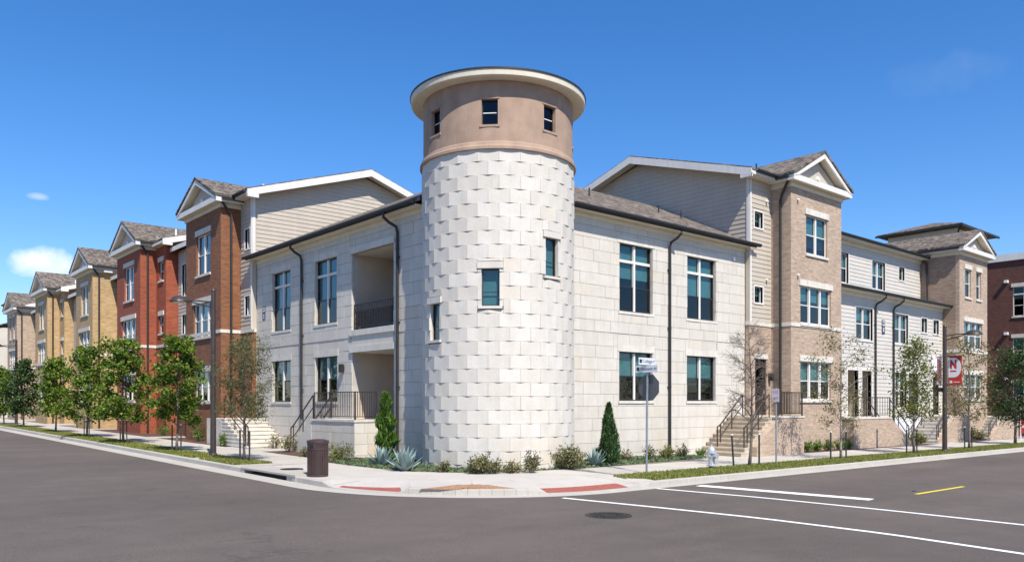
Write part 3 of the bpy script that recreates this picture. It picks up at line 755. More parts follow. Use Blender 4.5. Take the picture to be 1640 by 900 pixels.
tower_ring('moulding', 'stucco', [(2.35, ZT-.06), (2.61, ZT-.06), (2.61, ZT+.02), (2.57, ZT+.09), (2.55, ZT+.16), (2.496, ZT+.2), (2.35, ZT+.2), (2.35, ZT-.06)])
for k, a in enumerate((-30, -14.5, 1.5, 33, 48.5, 63, -62, -45)):                       # control joints in the stucco
    flat_on_tower(Bd(), a, .006, 2.45, 2.499, ZT+.2, 12.0).build('control_joint', 'stucco', tower)
tower_ring('brim', 'soffit_cream', [(2.25, 12.03), (2.86, 12.03), (2.90, 12.05), (2.915, 12.215), (2.25, 12.215), (2.25, 12.03)])
tower_ring('roof_edge', 'black_metal', [(2.2, 12.217), (2.94, 12.217), (2.94, 12.265), (2.2, 12.275)])
Bd().lathe(TX, TY, [(2.5, 12.26), (.05, 12.5)], 48, True).build('roof', 'membrane', tower)

# ------------------------------------------------------------------ stone wings
def roof_slab(fr, parent, u0, u1, w0, z0, w1, z1, th=.13, name='roof', mat='shingle'):
    us = u0 if isinstance(u0, tuple) else (u0, u0); b = Bd(); pr = [(w0, z0, us[0]), (w1, z1, us[1]), (w1, z1+th, us[1]), (w0, z0+th, us[0])]
    b.prism([fr.p(u, w, z) for w, z, u in pr], [fr.p(u1, w, z) for w, z, u in pr]); return b.build(name, mat, parent)
def box_part(fr, parent, name, mat, *a):
    b = Bd(); fr.box(b, *a); return b.build(name, mat, parent)
# right wing
rw = thing('stone_wing', 'bright two storey limestone wing right of the tower with four paired black windows', 'house', (9.6, 3, 0), 'limestone wings beside the tower')
WR = [(6.85, 8.78), (10.95, 12.92)]
hol = [(a, c, 5.62, 8.17) for a, c in WR]+[(a, c, 2.28, 4.12) for a, c in WR]
trimh = [(a-.1, c+.1, z1, z1+.27) for a, c, z0, z1 in hol]+[(a-.06, c+.06, z0-.1, z0) for a, c, z0, z1 in hol]
wall(FR, rw, 'mortar', 4.0, 15.07, -.4, 9.05, 0, .22, hol)
ashlar(FR, rw, 4.05, 15.06, -.12, 4.72, 0, hol+trimh, seed=11)
ashlar(FR, rw, 4.05, 15.06, 4.78, 8.98, 0, hol+trimh, seed=12, proud=.05, ch=.42)
box_part(FR, rw, 'string_course', 'trim_stone', 4.05, 15.065, -.03, 0, 4.72, 4.78)
for a, c in WR:
    window(FR, rw, a, c, 5.62, 8.17, 0, 2, transom=7.52, blind=.62)
    window(FR, rw, a, c, 2.28, 4.12, 0, 2, blind=.5)
roof_slab(FR, rw, (2.3, 5.0), 15.06, -.48, 9.0, 5.0, 11.62)
roof_slab(FR, rw, (5.0, 10.4), 15.06, 5.001, 11.62, 10.4, 9.0)
box_part(FR, rw, 'fascia', 'black_metal', 4.0, 15.30, -.50, -.47, 8.95, 9.14)
box_part(FR, rw, 'soffit', 'soffit_cream', 4.0, 15.06, -.469, .0, 8.97, 8.995)
box_part(FR, rw, 'frieze', 'soffit_cream', 4.05, 15.06, -.09, -.05, 8.80, 8.969)
gutter(FR, rw, 4.0, 15.5, -.501, 9.0)
downspout(FR, rw, 9.74, -.05, 9.02, .25, out=.5)
box_part(FR, rw, 'back_wall', 'mortar', 4.0, 15.0, 9.8, 10, -.4, 9.0)
for (a, s) in ((7.9, .12), (12.3, .1), (13.9, .12)):
    z_ = 9.0+.484*2.9+.1; Bd().tube([(a, 2.5, z_-.2), (a, 2.5, z_+.38)], .035, 6).build('vent_pipe', 'black_metal', rw)
b = Bd(); b.lathe(14.2, -.06, [(.07, 8.35), (.07, 8.5)], 12); b.build('vent_cap', 'fixture_white', rw)
# left wing with the balcony and porch
lw = thing('stone_wing', 'shaded two storey limestone wing left of the tower with recessed balcony and porch', 'house', (3, 9.6, 0), 'limestone wings beside the tower')
WL = [(8.77, 10.65), (12.93, 14.80)]
hol = [(a, c, 5.42, 8.06) for a, c in WL]+[(a, c, 2.25, 4.08) for a, c in WL]
BAL = (4.59, 7.58, 5.0, 7.95); POR = (4.59, 7.58, 1.58, 4.14)
trimh = [(a-.1, c+.1, z1, z1+.27) for a, c, z0, z1 in hol]+[(a-.06, c+.06, z0-.1, z0) for a, c, z0, z1 in hol]
trimh += [(4.5, 7.67, 7.95, 8.2), (4.5, 7.67, 4.14, 4.38), (4.5, 7.67, 4.78, 5.0)]
allh = hol+[BAL, POR]
wall(FL, lw, 'mortar', 2.4, 16.46, -.4, 9.0, 0, .22, allh)
ashlar(FL, lw, 2.6, 16.45, -.12, 4.66, 0, allh+trimh, seed=21, ln=(.8, 1.2))
ashlar(FL, lw, 2.6, 16.45, 4.72, 8.92, 0, allh+trimh, seed=22, ln=(.8, 1.2), proud=.05, ch=.42)
for s in ((2.6, 4.5), (7.67, 16.455)): box_part(FL, lw, 'string_course', 'trim_stone', s[0], s[1], -.03, 0, 4.66, 4.72)
for a, c in WL:
    window(FL, lw, a, c, 5.42, 8.06, 0, 2, transom=7.42, blind=.55)
    window(FL, lw, a, c, 2.25, 4.08, 0, 2, blind=.5)
for (z0, z1, nm) in ((5.0, 7.95, 'balcony'), (1.58, 4.14, 'porch')):
    box_part(FL, lw, nm+'_back_wall', 'porch_stucco', 4.4, 7.75, 2.0, 2.15, z0-.1, z1+.15)
    for uu in (4.39, 7.58): box_part(FL, lw, nm+'_side_wall', 'porch_stucco', uu, uu+.2, .221, 2.0, z0-.1, z1+.15)
    box_part(FL, lw, nm+'_floor', 'step_concrete', 4.59, 7.58, .0, 2.0, z0-.2, z0)
    box_part(FL, lw, nm+'_ceiling', 'soffit_cream', 4.59, 7.58, .1, 2.0, z1-.001, z1+.1)
    dz0 = z0
    box_part(FL, lw, nm+'_door', 'door_dark', 5.4, 6.4, 1.94, 1.999, dz0, dz0+2.1)
for (a, c, d0, d1, nm) in ((4.5, 7.67, 7.95, 8.2, 'lintel'), (4.5, 7.67, 4.14, 4.38, 'lintel'), (4.5, 7.67, 4.78, 4.998, 'balcony_ledge')):
    box_part(FL, lw, nm, 'trim_stone', a, c, -.1, .06, d0, d1)
box_part(FL, lw, 'beam_face', 'limestone', 4.6, 7.57, -.05, 0, 4.38, 4.78)
railing(FL, lw, ((4.62, .06, 5.0), (7.55, .06, 5.0)), 1.0, 26, 'black_metal')
pan = Bd()                                                # perforated privacy panel behind the balusters
for i in range(28):
    for j in range(7):
        uu = 4.7+i*.1; zz = 5.14+j*.085; FL.box(pan, uu+(j % 2)*.05, uu+.05+(j % 2)*.05, .085, .09, zz, zz+.05)
pan.build('pierced_panel', 'black_metal', lw)
b = Bd(); FL.box(b, 4.65, 7.5, .105, .11, 5.12, 5.75); b.build('panel_backing', 'bronze_metal', lw)
roof_slab(FL, lw, (2.3, 5.0), 16.45, -.48, 8.96, 5.0, 11.61)
roof_slab(FL, lw, (5.0, 10.4), 16.45, 5.001, 11.61, 10.4, 8.96)
box_part(FL, lw, 'fascia', 'black_metal', 2.6, 16.75, -.50, -.47, 8.88, 9.07)
box_part(FL, lw, 'soffit', 'soffit_cream', 2.6, 16.45, -.469, .0, 8.90, 8.925)
box_part(FL, lw, 'frieze', 'soffit_cream', 2.6, 16.45, -.09, -.05, 8.72, 8.899)
gutter(FL, lw, 2.6, 16.9, -.501, 8.93)
downspout(FL, lw, 11.71, -.05, 8.95, 1.5, out=.5); downspout(FL, lw, 4.22, -.05, 8.95, .3, out=.5, du=.25)
def sconce(fr, parent, u, w, z):
    b = Bd(); fr.box(b, u-.05, u+.05, w-.04, w, z-.1, z+.12); fr.box(b, u-.075, u+.075, w-.19, w-.04, z-.16, z+.17); return b.build('wall_lamp', 'black_metal', parent)
sconce(FL, lw, 8.2, -.05, 3.55)
def plaque(fr, parent, u, w, z, h=.62, wd=.3):
    b = Bd(); fr.box(b, u-wd/2, u+wd/2, w-.02, w, z-h/2, z+h/2); o = b.build('number_plaque', 'sign_blue', parent)
    b = Bd(); q = wd/2*.62
    fr.box(b, u-q, u-q+.03, w-.024, w-.0201, z+.06, z+h/2-.05); fr.box(b, u+q-.03, u+q, w-.024, w-.0201, z+.06, z+h/2-.05)
    fr.box(b, u-q+.03, u+q-.03, w-.024, w-.0201, z+h/2-.09, z+h/2-.05); fr.box(b, u-q+.03, u+q-.03, w-.024, w-.0201, z+.06, z+.1); b.build('pale_frame', 'banner_white', o)
    b = Bd()
    fr.box(b, u-q*.7, u+q*.7, w-.024, w-.0201, z-.09, z-.05); fr.box(b, u-q*.7, u+q*.7, w-.024, w-.0201, z-.17, z-.13); fr.box(b, u-q*.7, u+q*.7, w-.024, w-.0201, z-.25, z-.21); b.build('pale_bars', 'banner_white', o)
plaque(FL, lw, 15.65, -.05, 6.35)
# raised limestone stoop in front of the porch
ps = thing('stone_stoop', 'raised limestone porch stoop with bronze railing beside the trash can', 'stoop', (-.55, 7.4, 0))
PX0, PY0, PY1, PZ = -1.05, 5.62, 8.95, 1.58
Bd().box(PX0+.04, -.06, PY0+.04, PY1, -.2, PZ-.08).build('core', 'mortar', ps)
Bd().box(PX0-.03, -.055, PY0-.03, PY1+.02, PZ-.078, PZ).build('coping', 'trim_stone', ps)
ashlar(F('L'), ps, PY0, PY1, -.1, PZ-.08, PX0+.04, [], seed=31, ch=.42, ln=(.5, .75))
rrs = random.Random(5)
for c in range(4):
    x = PX0+.0
    while x < -.1:
        e = min(-.06, x+rrs.uniform(.4, .6)); z0 = -.1+(PZ+.02)/4*c; Bd().box(x+.004, e-.004, PY0, PY0+.039, z0+.004, z0+(PZ+.02)/4-.004).build('stone_block', 'limestone', ps); x = e
stairs(FL, ps, 11.0, 8.97, PX0+.22, -.06, .2, PZ-.02, 7)
Bd().prism([(PX0, 8.97, -.1), (PX0, 10.9, -.1), (PX0, 10.9, .35), (PX0, 8.97, 1.45)], [(PX0+.2, 8.97, -.1), (PX0+.2, 10.9, -.1), (PX0+.2, 10.9, .35), (PX0+.2, 8.97, 1.45)]).build('cheek_wall', 'limestone', ps)
railing(FL, ps, ((PY0+.05, PX0+.05, PZ), (8.8, PX0+.05, PZ)), 1.02, 24)
railing(FL, ps, ((PY0+.05, PX0+.06, PZ), (PY0+.05, -.1, PZ)), 1.02, 9)
def stair_rail(fr, parent, u0, z0, u1, z1, w, h=.92):
    A = Vector(fr.p(u0, w, z0)); Bv = Vector(fr.p(u1, w, z1)); up = Vector((0, 0, 1))
    d = (A-Bv); d.z = 0; d = d.normalized()*.22
    b = Bd(); b.bar(A+up*h, Bv+up*h, .021, .021); b.bar(A+up*h, A+up*h+d-up*.1, .02, .02); b.bar(A+up*h+d-up*.1, A+d+up*.02, .02, .02)
    o = b.build('handrail', 'bronze_metal', parent)
    Bd().bar(A+up*.45, Bv+up*.45, .015, .015).build('mid_rail', 'bronze_metal', o)
    for k in (0, .5, 1): q = A+(Bv-A)*k; Bd().bar(q-up*.05, q+up*h, .018, .018).build('post', 'bronze_metal', o)
    return o
stair_rail(FL, ps, 10.75, .35, 9.0, PZ, PX0+.1)
stair_rail(FL, ps, 10.75, .35, 9.0, PZ, -.16)

# ------------------------------------------------------------------ town houses with gabled bays
def gable_bay(fr, root, u0, u1, wf, ze, zp, brick, wins, band=5.62, wback=.6, soff='soffit_cream', side_brick=None, oh=.36, roofback=6.0, front_trim='trim_white'):
    um = (u0+u1)/2
    holes = [(a, c, z0, z1) for a, c, z0, z1, n in wins]
    wall(fr, root, brick, u0, u1, -.5, ze, wf, .22, holes, 'bay_front')
    b = Bd(); fr.box(b, u0, u0+.22, wf+.221, wback, -.5, ze); b.build('bay_side', side_brick or brick, root)
    b = Bd(); fr.box(b, u1-.22, u1, wf+.221, wback, -.5, ze); b.build('bay_side', side_brick or brick, root)
    for a, c, z0, z1, n in wins: window(fr, root, a, c, z0, z1, wf, n, frame='trim_white', blind=.5, mw=.12)
    bb = Bd(); fr.box(bb, u0-.03, u1+.03, wf-.035, wf-.001, band-.02, band+.14); fr.box(bb, u0-.03, u0-.001, wf-.001, wback, band-.02, band+.14); bb.build('band_course', 'trim_stone', root)
    # cornice box, pediment, raking boards, roof
    a, c = u0-oh, u1+oh; w0 = wf-oh
    bb = Bd(); fr.box(bb, a+.04, c-.04, w0+.04, wback, ze-.02, ze+.06); bb.build('soffit', soff, root)
    bb = Bd(); fr.box(bb, u0-.06, u1+.06, wf-.06, wf-.002, ze-.24, ze-.021); fr.box(bb, u0-.06, u0-.002, wf-.002, wback, ze-.24, ze-.021); bb.build('frieze', soff, root)
    bb = Bd(); fr.box(bb, a, c, w0, w0+.06, ze-.05, ze+.2); fr.box(bb, a, a+.06, w0+.061, wback, ze-.05, ze+.16); fr.box(bb, c-.06, c, w0+.061, wback, ze-.05, ze+.16); cor = bb.build('cornice', front_trim, root)
    bb = Bd(); fr.prism_u(bb, [(w0+.061, ze+.061), (w0+.061, ze+.19), (wf-.01, ze+.27), (wf-.01, ze+.061)], a+.07, c-.07); bb.build('pent_ledge', 'trim_white', root)
    bb = Bd(); sl_ = (zp-ze-.1)/(um-a)
    fr.prism_w(bb, [(u0, ze+.06), (u1, ze+.06), (um, ze+.06+(um-u0)*sl_*.96)], wf-.009, wf+.12); ty = bb.build('tympanum', 'siding_cream', root)
    bb = Bd(); bb2 = []
    fr.prism_w(bb, [(um-.18, ze+.42), (um+.18, ze+.42), (um+.16, ze+.55), (um, ze+.60), (um-.16, ze+.55)], wf-.06, wf-.0095); bb.build('vent_hood', 'trim_white', ty)
    for s in (0, 1):
        e = a if s == 0 else c
        bb = Bd(); fr.prism_w(bb, [(e, ze+.10), (um, zp), (um, zp-.24), (e+(.42 if s == 0 else -.42), ze+.201)], w0-.02, w0+.05); bb.build('raking_board', front_trim, root)
        bb = Bd(); fr.prism_w(bb, [(e+(.2 if s == 0 else -.2), ze+.205), (um, zp-.07), (um, zp-.03), (e, ze+.16)], w0+.051, wback); bb.build('roof_soffit', soff, root)
        bb = Bd(); ee = e-.04 if s == 0 else e+.04
        fr.prism_w(bb, [(ee, ze+.085+.11), (um, zp+.005), (um, zp+.12), (ee, ze+.085+.22)], w0-.05, roofback); bb.build('roof', 'shingle', root)
    for e, sgn in ((a, -1), (c, 1)):
        bb = Bd(); fr.box(bb, min(e, e+sgn*.11), max(e, e+sgn*.11), w0+.25, wback-.1, ze+.05, ze+.17); bb.build('gutter', 'black_metal', root)
def main_block(fr, root, u0, u1, wf, ze, zr, wr, mat_end, depth=12.4, oh=.62, end='siding', u_end=None, zlow=5.0):
    """side-gabled block behind the bay: end wall facing the corner, roof and raking boards"""
    wb = 2*wr-wf
    # end wall (faces the corner): pentagon
    poly = [(wf, -.4), (wb, -.4), (wb, ze), (wr, zr-.2), (wf, ze)]
    b = Bd(); fr.prism_u(b, poly, u0, u0+.2); b.build('end_wall', 'siding_cream', root)
    b = Bd(); fr.prism_u(b, poly, u1-.2, u1); b.build('end_wall', 'siding_cream', root)
    b = Bd(); fr.box(b, u0+.201, u1-.201, wb-.2, wb, -.4, ze); b.build('back_wall', 'siding_cream', root)
    s = (zr-ze)/(wr-wf)
    a, c = u0-oh, u1+oh
    for (e, d) in ((wf-.5, 1), (wb+.5, -1)):
        z_e = ze-s*.5
        b = Bd(); fr.prism_u(b, [(e, z_e+.02), (wr, zr+.02), (wr, zr+.16), (e, z_e+.16)], a+.03, c-.03); b.build('roof', 'shingle', root)
        b = Bd(); fr.prism_u(b, [(e, z_e-.22), (wr, zr-.24), (wr, zr+.10), (e, z_e+.10)], a-.02, a+.029); b.build('raking_board', 'trim_white', root)
        b = Bd(); fr.prism_u(b, [(e+d*.05, z_e-.10), (wr, zr-.12), (wr, zr-.08), (e+d*.05, z_e-.06)], a+.03, u0); b.build('rake_soffit', 'soffit_cream', root)
        b = Bd(); fr.box(b, a+.03, c-.03, min(e, e+d*.03), max(e, e+d*.03), z_e-.12, z_e+.06); b.build('fascia', 'trim_white', root)
    box_part(fr, root, 'soffit', 'soffit_cream', a+.03, c-.03, wf-.46, wf, ze-s*.5-.14, ze-s*.5-.121)
    b = Bd(); fr.prism_u(b, [(wf-.5, ze-s*.5-.23), (wf+.05, ze-s*.5-.23), (wf+.05, ze+.05), (wf-.5, ze-s*.5-.1)], a-.018, a+.1); b.build('eave_return', 'trim_white', root)
    # boards of the end wall
    sl_ = (zr-.2-ze)/(wr-wf)
    other = F('L' if fr.side == 'R' else 'R')
    def top(z):
        if z <= ze: return (wf+.13, wb-.1)
        q = (z-ze)/sl_; return (wf+q+.1, wb-q-.1)
    siding(other, root, wf, wb, zlow, zr-.25, u0-.001, (), 'siding_cream', .2, top)
    b = Bd(); fr.box(b, u0-.045, u0, wf-.001, wf+.13, zlow, ze-.1); b.build('corner_trim', 'trim_white', root)
def strip_wall(fr, root, u0, u1, wf, ze, upper, lower, wins, band=5.62, door=None, casing='trim_white', frame='trim_white', lint=None, zlow=-.5):
    holes = [(a, c, z0, z1) for a, c, z0, z1 in wins]
    lowh = [h for h in holes if h[3] < band]+([door] if door else []); uph = [h for h in holes if h[2] >= band]
    wall(fr, root, lower, u0, u1, zlow, band-.021, wf, .2, lowh, 'lower_wall')
    if upper.startswith('siding'):
        wall(fr, root, upper, u0, u1, band+.141, ze, wf, .2, uph, 'upper_wall')
        siding(fr, root, u0+.1, u1-.04, band+.15, ze, wf-.001, [(a-.1, c+.1, z0-.1, z1+.1) for a, c, z0, z1 in uph], upper)
        b = Bd(); fr.box(b, u0, u0+.1, wf-.04, wf-.001, band+.141, ze); b.build('corner_trim', 'trim_white', root)
    else: wall(fr, root, upper, u0, u1, band+.141, ze, wf, .2, uph, 'upper_wall')
    b = Bd(); fr.box(b, u0-.035, u1, wf-.035, wf+.2, band-.02, band+.14); b.build('band_course', 'trim_stone', root)
    for (a, c, z0, z1) in wins:
        if upper.startswith('siding') and z0 > band: window(fr, root, a, c, z0, z1, wf, 1, frame=frame, lintel=None, sill=None, casing=casing, blind=.55, hung=False, frame_w=.03)
        else: window(fr, root, a, c, z0, z1, wf, 1, frame=frame, blind=.6)
def door(fr, root, a, c, z0, z1, w, lint='trim_stone', mat='door_dark'):
    b = Bd(); f_ = .06; fr.box(b, a, a+f_, w+.05, w+.15, z0, z1); fr.box(b, c-f_, c, w+.05, w+.15, z0, z1); fr.box(b, a+f_, c-f_, w+.05, w+.15, z1-f_, z1)
    o = b.build('door', mat, root)
    b = Bd(); fr.box(b, a+f_, c-f_, w+.09, w+.13, z0, z1-f_); b.build('leaf', mat, o)
    b = Bd(); fr.box(b, a+f_+.14, c-f_-.14, w+.082, w+.089, z0+.9, z1-.25); b.build('pane', 'glass_dark', o)
    b = Bd(); fr.box(b, c-f_-.1, c-f_-.06, w+.03, w+.085, z0+.95, z0+1.1); b.build('handle', 'hydrant_silver', o)
    if lint: b = Bd(); fr.box(b, a-.08, c+.08, w-.04, w+.05, z1+.001, z1+.24); b.build('lintel', lint, o)
# --- R2: tan brick gabled house right of the stone wing
r2 = thing('brick_townhouse', 'three storey tan brick gabled townhouse joining the right stone wing', 'house', (18.2, 3, 0), 'gabled brick townhouses')
gable_bay(FR, r2, 16.8, 21.35, -1.25, 12.0, 13.58, 'brick_tan', [(18.09, 20.01, 8.94, 10.72, 2), (17.6, 20.36, 5.76, 7.46, 3), (17.6, 20.36, 2.32, 4.07, 3)], side_brick='brick_tan')
main_block(FR, r2, 15.10, 21.3, -.26, 12.28, 14.18, 6.05, 'siding_cream', zlow=8.9)
strip_wall(FR, r2, 15.075, 16.8, -.28, 12.05, 'siding_cream', 'brick_tan', [(15.42, 16.08, 9.92, 10.62), (15.42, 16.08, 6.62, 7.32)], door=(15.5, 16.42, 1.66, 4.15))
door(FR, r2, 15.5, 16.42, 1.66, 4.15, -.28)
sconce(FR, r2, 16.6, -.28, 3.35)
b = Bd(); b.tube([(16.55, -1.35, 12.1), (16.6, -1.1, 11.75), (16.72, -.85, 11.45), (16.73, -.77, 11.2), (16.73, -.77, 1.7)], .06, 8); b.build('downspout', 'black_metal', r2)
for (u, z) in ((17.35, 11.25), (17.35, 7.9)):
    b = Bd(); b.tube([(u, -1.26, z), (u, -1.36, z-.03)], .05, 8); b.build('spot_fixture', 'fixture_white', r2)
b = Bd(); b.tube([(16.35, -.3, 11.2), (16.35, -.42, 11.15)], .05, 8); b.tube([(16.35, -.3, 7.7), (16.35, -.42, 7.65)], .05, 8); b.build('spot_fixture', 'fixture_white', r2)
gutter(FR, r2, 14.8, 16.5, -.77, 12.12)
Bd().tube([(17.0, .6, 12.4), (17.0, .6, 13.2)], .04, 6).build('vent_pipe', 'black_metal', r2)
rs = thing('brick_stoop', 'tan brick entrance stoop with steps behind the bare tree', 'stoop', (14.2, -1.3, 0))
Bd().box(14.0, 16.0, -2.32, -.30, -.3, 1.58).build('base', 'brick_tan', rs); Bd().box(15.081, 16.79, -1.24, -.29, 1.581, 1.64).build('landing', 'step_concrete', rs)
Bd().box(13.97, 16.04, -2.35, -.285, 1.582, 1.642).build('coping', 'trim_stone', rs)
stairs(FR, rs, 11.75, 13.97, -2.05, -.06, .08, 1.6, 9, 'step_tan')
Bd().prism([(12.4, -2.32, -.2), (13.99, -2.32, -.2), (13.99, -2.32, 1.5), (12.4, -2.32, .45)], [(12.4, -2.06, -.2), (13.99, -2.06, -.2), (13.99, -2.06, 1.5), (12.4, -2.06, .45)]).build('cheek_wall', 'brick_tan', rs)
railing(FR, rs, ((14.05, -2.26, 1.64), (15.95, -2.26, 1.64)), 1.0, 18)
railing(FR, rs, ((15.97, -2.24, 1.64), (15.97, -1.3, 1.64)), 1.0, 8)
stair_rail(FR, rs, 12.3, .4, 13.9, 1.64, -1.95); stair_rail(FR, rs, 12.3, .4, 13.9, 1.64, -.7)
# --- R3: white siding houses
r3 = thing('siding_townhouse', 'white lap sided townhouse with set back upper storey between two brick bays', 'house', (28.5, 4, -.15))
CW = [(24.76, 26.64, 5.48, 7.16, 2), (29.24, 30.98, 5.48, 7.14, 2), (32.74, 33.52, 6.3, 7.13, 1), (34.4, 35.22, 6.3, 7.13, 1)]
DR = [(23.87, 25.03, 1.5, 3.88), (25.42, 26.5, 1.5, 3.88), (29.3, 30.75, 1.9, 3.88), (31.0, 32.3, 1.5, 3.88), (34.31, 35.2, 1.5, 3.72)]
ch_ = [(a, c, z0, z1) for a, c, z0, z1, n in CW]+DR
wall(FR, r3, 'siding_white', 21.36, 35.77, 1.42, 7.9, -.28, .2, ch_, 'lower_wall')
wall(FR, r3, 'foundation', 21.36, 35.77, -.6, 1.40, -.30, .22, (), 'foundation')
siding(FR, r3, 21.4, 35.75, 1.44, 7.75, -.281, [(a-.1, c+.1, z0-.1, z1+.1) for a, c, z0, z1 in ch_], 'siding_white', .205)
for a, c, z0, z1, n in CW: window(FR, r3, a, c, z0, z1, -.28, n, frame='trim_white', lintel=None, sill=None, casing='trim_white', blind=.5, hung=n == 2)
for i, (a, c, z0, z1) in enumerate(DR):
    b = Bd(); FR.box(b, a-.1, a, -.32, -.1, z0, z1+.12); FR.box(b, c, c+.1, -.32, -.1, z0, z1+.12); FR.box(b, a, c, -.319, -.1, z1, z1+.119); b.build('door_casing', 'trim_white', r3)
    if i < 2: continue
    window(FR, r3, a, c, z0, z1, -.28, 2 if i == 2 else 1, frame='trim_white', lintel=None, sill=None, blind=.3) if i == 2 else door(FR, r3, a+.001, c-.001, z0, z1, -.28, None)
b = Bd(); FR.box(b, 23.7, 26.7, 1.3, 1.4, 1.4, 4.0); b.build('porch_back_wall', 'siding_cream', r3)
siding(FR, r3, 23.7, 26.7, 1.5, 3.9, 1.299, [(24.1, 25.0, 1.4, 3.7)], 'siding_cream', .2)
box_part(FR, r3, 'porch_door', 'door_dark', 24.1, 25.0, 1.25, 1.299, 1.5, 3.6)
for uu in (23.5, 26.7): box_part(FR, r3, 'porch_side_wall', 'siding_cream', uu, uu+.15, -.079, 1.3, 1.4, 4.0)
box_part(FR, r3, 'porch_ceiling', 'soffit_cream', 23.6, 26.8, -.079, 1.35, 3.95, 4.05); box_part(FR, r3, 'porch_floor', 'step_concrete', 23.6, 26.8, -.25, 1.35, 1.36, 1.48)
UW = [(25.3, 26.55, 8.64, 10.28, 1), (29.3, 30.94, 8.64, 10.25, 2), (32.73, 33.5, 9.48, 10.25, 1)]
wall(FR, r3, 'siding_white', 21.36, 35.77, 7.95, 11.0, 1.0, .2, [x[:4] for x in UW], 'upper_wall')
siding(FR, r3, 21.4, 35.75, 8.3, 10.85, .999, [(a-.1, c+.1, z0-.1, z1+.1) for a, c, z0, z1, n in UW], 'siding_white', .205)
for a, c, z0, z1, n in UW: window(FR, r3, a, c, z0, z1, 1.0, n, frame='trim_white', lintel=None, sill=None, casing='trim_white', blind=.5, hung=z1-z0 > 1)
roof_slab(FR, r3, 21.36, 36.6, -.78, 7.93, .98, 8.22, .1, 'porch_roof', 'membrane')
box_part(FR, r3, 'soffit', 'soffit_cream', 21.36, 36.5, -.76, -.281, 7.86, 7.92); gutter(FR, r3, 21.36, 36.65, -.781, 7.92)
box_part(FR, r3, 'frieze', 'trim_white', 21.4, 35.76, -.33, -.282, 7.7, 7.859)
roof_slab(FR, r3, 21.75, 35.77, .5, 11.02, 6, 12.6); roof_slab(FR, r3, 21.75, 35.77, 6.001, 12.6, 11.5, 11.0)
box_part(FR, r3, 'soffit', 'soffit_cream', 21.75, 36.3, .51, .99, 10.93, 11.0); gutter(FR, r3, 21.75, 36.4, .5, 11.0)
box_part(FR, r3, 'frieze', 'soffit_cream', 21.4, 35.76, .93, .998, 10.72, 10.929)
downspout(FR, r3, 26.85, -.29, 7.95, .0, out=.55); downspout(FR, r3, 29.01, -.29, 7.95, .0, out=.55)
plaque(FR, r3, 27.85, -.31, 6.3, .75, .34)
box_part(FR, r3, 'back_wall', 'siding_white', 21.4, 35.7, 11.3, 11.5, -.5, 11.0)
# white sign panel with a dark round emblem beside the door
b = Bd(); FR.box(b, 34.05, 35.25, -.36, -.325, 4.0, 4.95); o = b.build('sign_panel', 'banner_white', r3)
b = Bd(); b.prism([(34.72+.21*math.cos(t*.3142), -.362, 3.78+.21*math.sin(t*.3142)) for t in range(20)], [(34.72+.21*math.cos(t*.3142), -.40, 3.78+.21*math.sin(t*.3142)) for t in range(20)]); b.build('round_emblem', 'window_black', r3)
# stoops of R3: one per door group
def side_stoop(label, u0, u1, w0, w1, z, su0, su1, n, brick='brick_tan', step='step_concrete', base=None, cheek=True):
    zb = g((u0+u1)/2, w0)+.15
    t = thing('brick_stoop', label, 'stoop', ((u0+u1)/2, (w0+w1)/2, zb), 'entrance stoops')
    Bd().box(u0, u1, w0, w1, zb-.3, z-.06).build('base', brick, t); Bd().box(u0-.03, u1+.03, w0-.03, w1, z-.059, z).build('coping', 'trim_stone', t)
    stairs(FR, t, su0, su1, w0+.15, w1, zb, z-.02, n, step)
    if cheek:
        lo, hi = (su0, su1)
        Bd().prism([(lo, w0, zb-.2), (hi, w0, zb-.2), (hi, w0, z-.08), (lo, w0, zb+.2)], [(lo, w0+.14, zb-.2), (hi, w0+.14, zb-.2), (hi, w0+.14, z-.08), (lo, w0+.14, zb+.2)]).build('cheek_wall', brick, t)
    railing(FR, t, ((u0+.05, w0+.06, z), (u1-.05, w0+.06, z)), 1.0, 14)
    stair_rail(FR, t, su0+(su1-su0)*.12, zb+.15, su1, z, w0+.1); stair_rail(FR, t, su0+(su1-su0)*.12, zb+.15, su1, z, w1-.15)
    return t
side_stoop('tan brick stoop descending right before the twin white porch doors', 21.6, 25.6, -1.75, -.32, 1.48, 27.9, 25.6, 8)
side_stoop('stoop with steps rising right behind the banner lamp post', 33.4, 35.6, -1.9, -.32, 1.48, 31.0, 33.4, 8)
# --- R4
r4 = thing('brick_townhouse', 'distant tan brick gabled townhouse with hip roof behind the banner lamp', 'house', (38, 3, -.2), 'gabled brick townhouses')
gable_bay(FR, r4, 35.78, 40.24, -1.25, 11.28, 12.68, 'brick_tan', [(36.62, 37.56, 8.57, 10.29, 1), (38.41, 39.2, 8.57, 10.29, 1), (36.48, 39.39, 5.48, 7.12, 3), (36.48, 39.39, 2.40, 3.92, 3)], band=5.25, side_brick='brick_tan_shaded', wback=6.2, roofback=6.2)
box_part(FR, r4, 'penthouse_wall', 'soffit_cream', 38.95, 44.2, .1, 4.4, 11.2, 13.3)
hp = [(38.45, -.4), (44.7, -.4), (44.7, 4.9), (38.45, 4.9)]
b = Bd().add([(x, y, 13.33) for x, y in hp]+[(x, y, 13.48) for x, y in hp]+[(40.9, 2.25, 14.25), (42.2, 2.25, 14.25)], [(3, 2, 1, 0), (0, 1, 5, 4), (1, 2, 6, 5), (2, 3, 7, 6), (3, 0, 4, 7), (4, 5, 9, 8), (5, 6, 9), (6, 7, 8, 9), (7, 4, 8)]); b.build('hip_roof', 'shingle', r4)
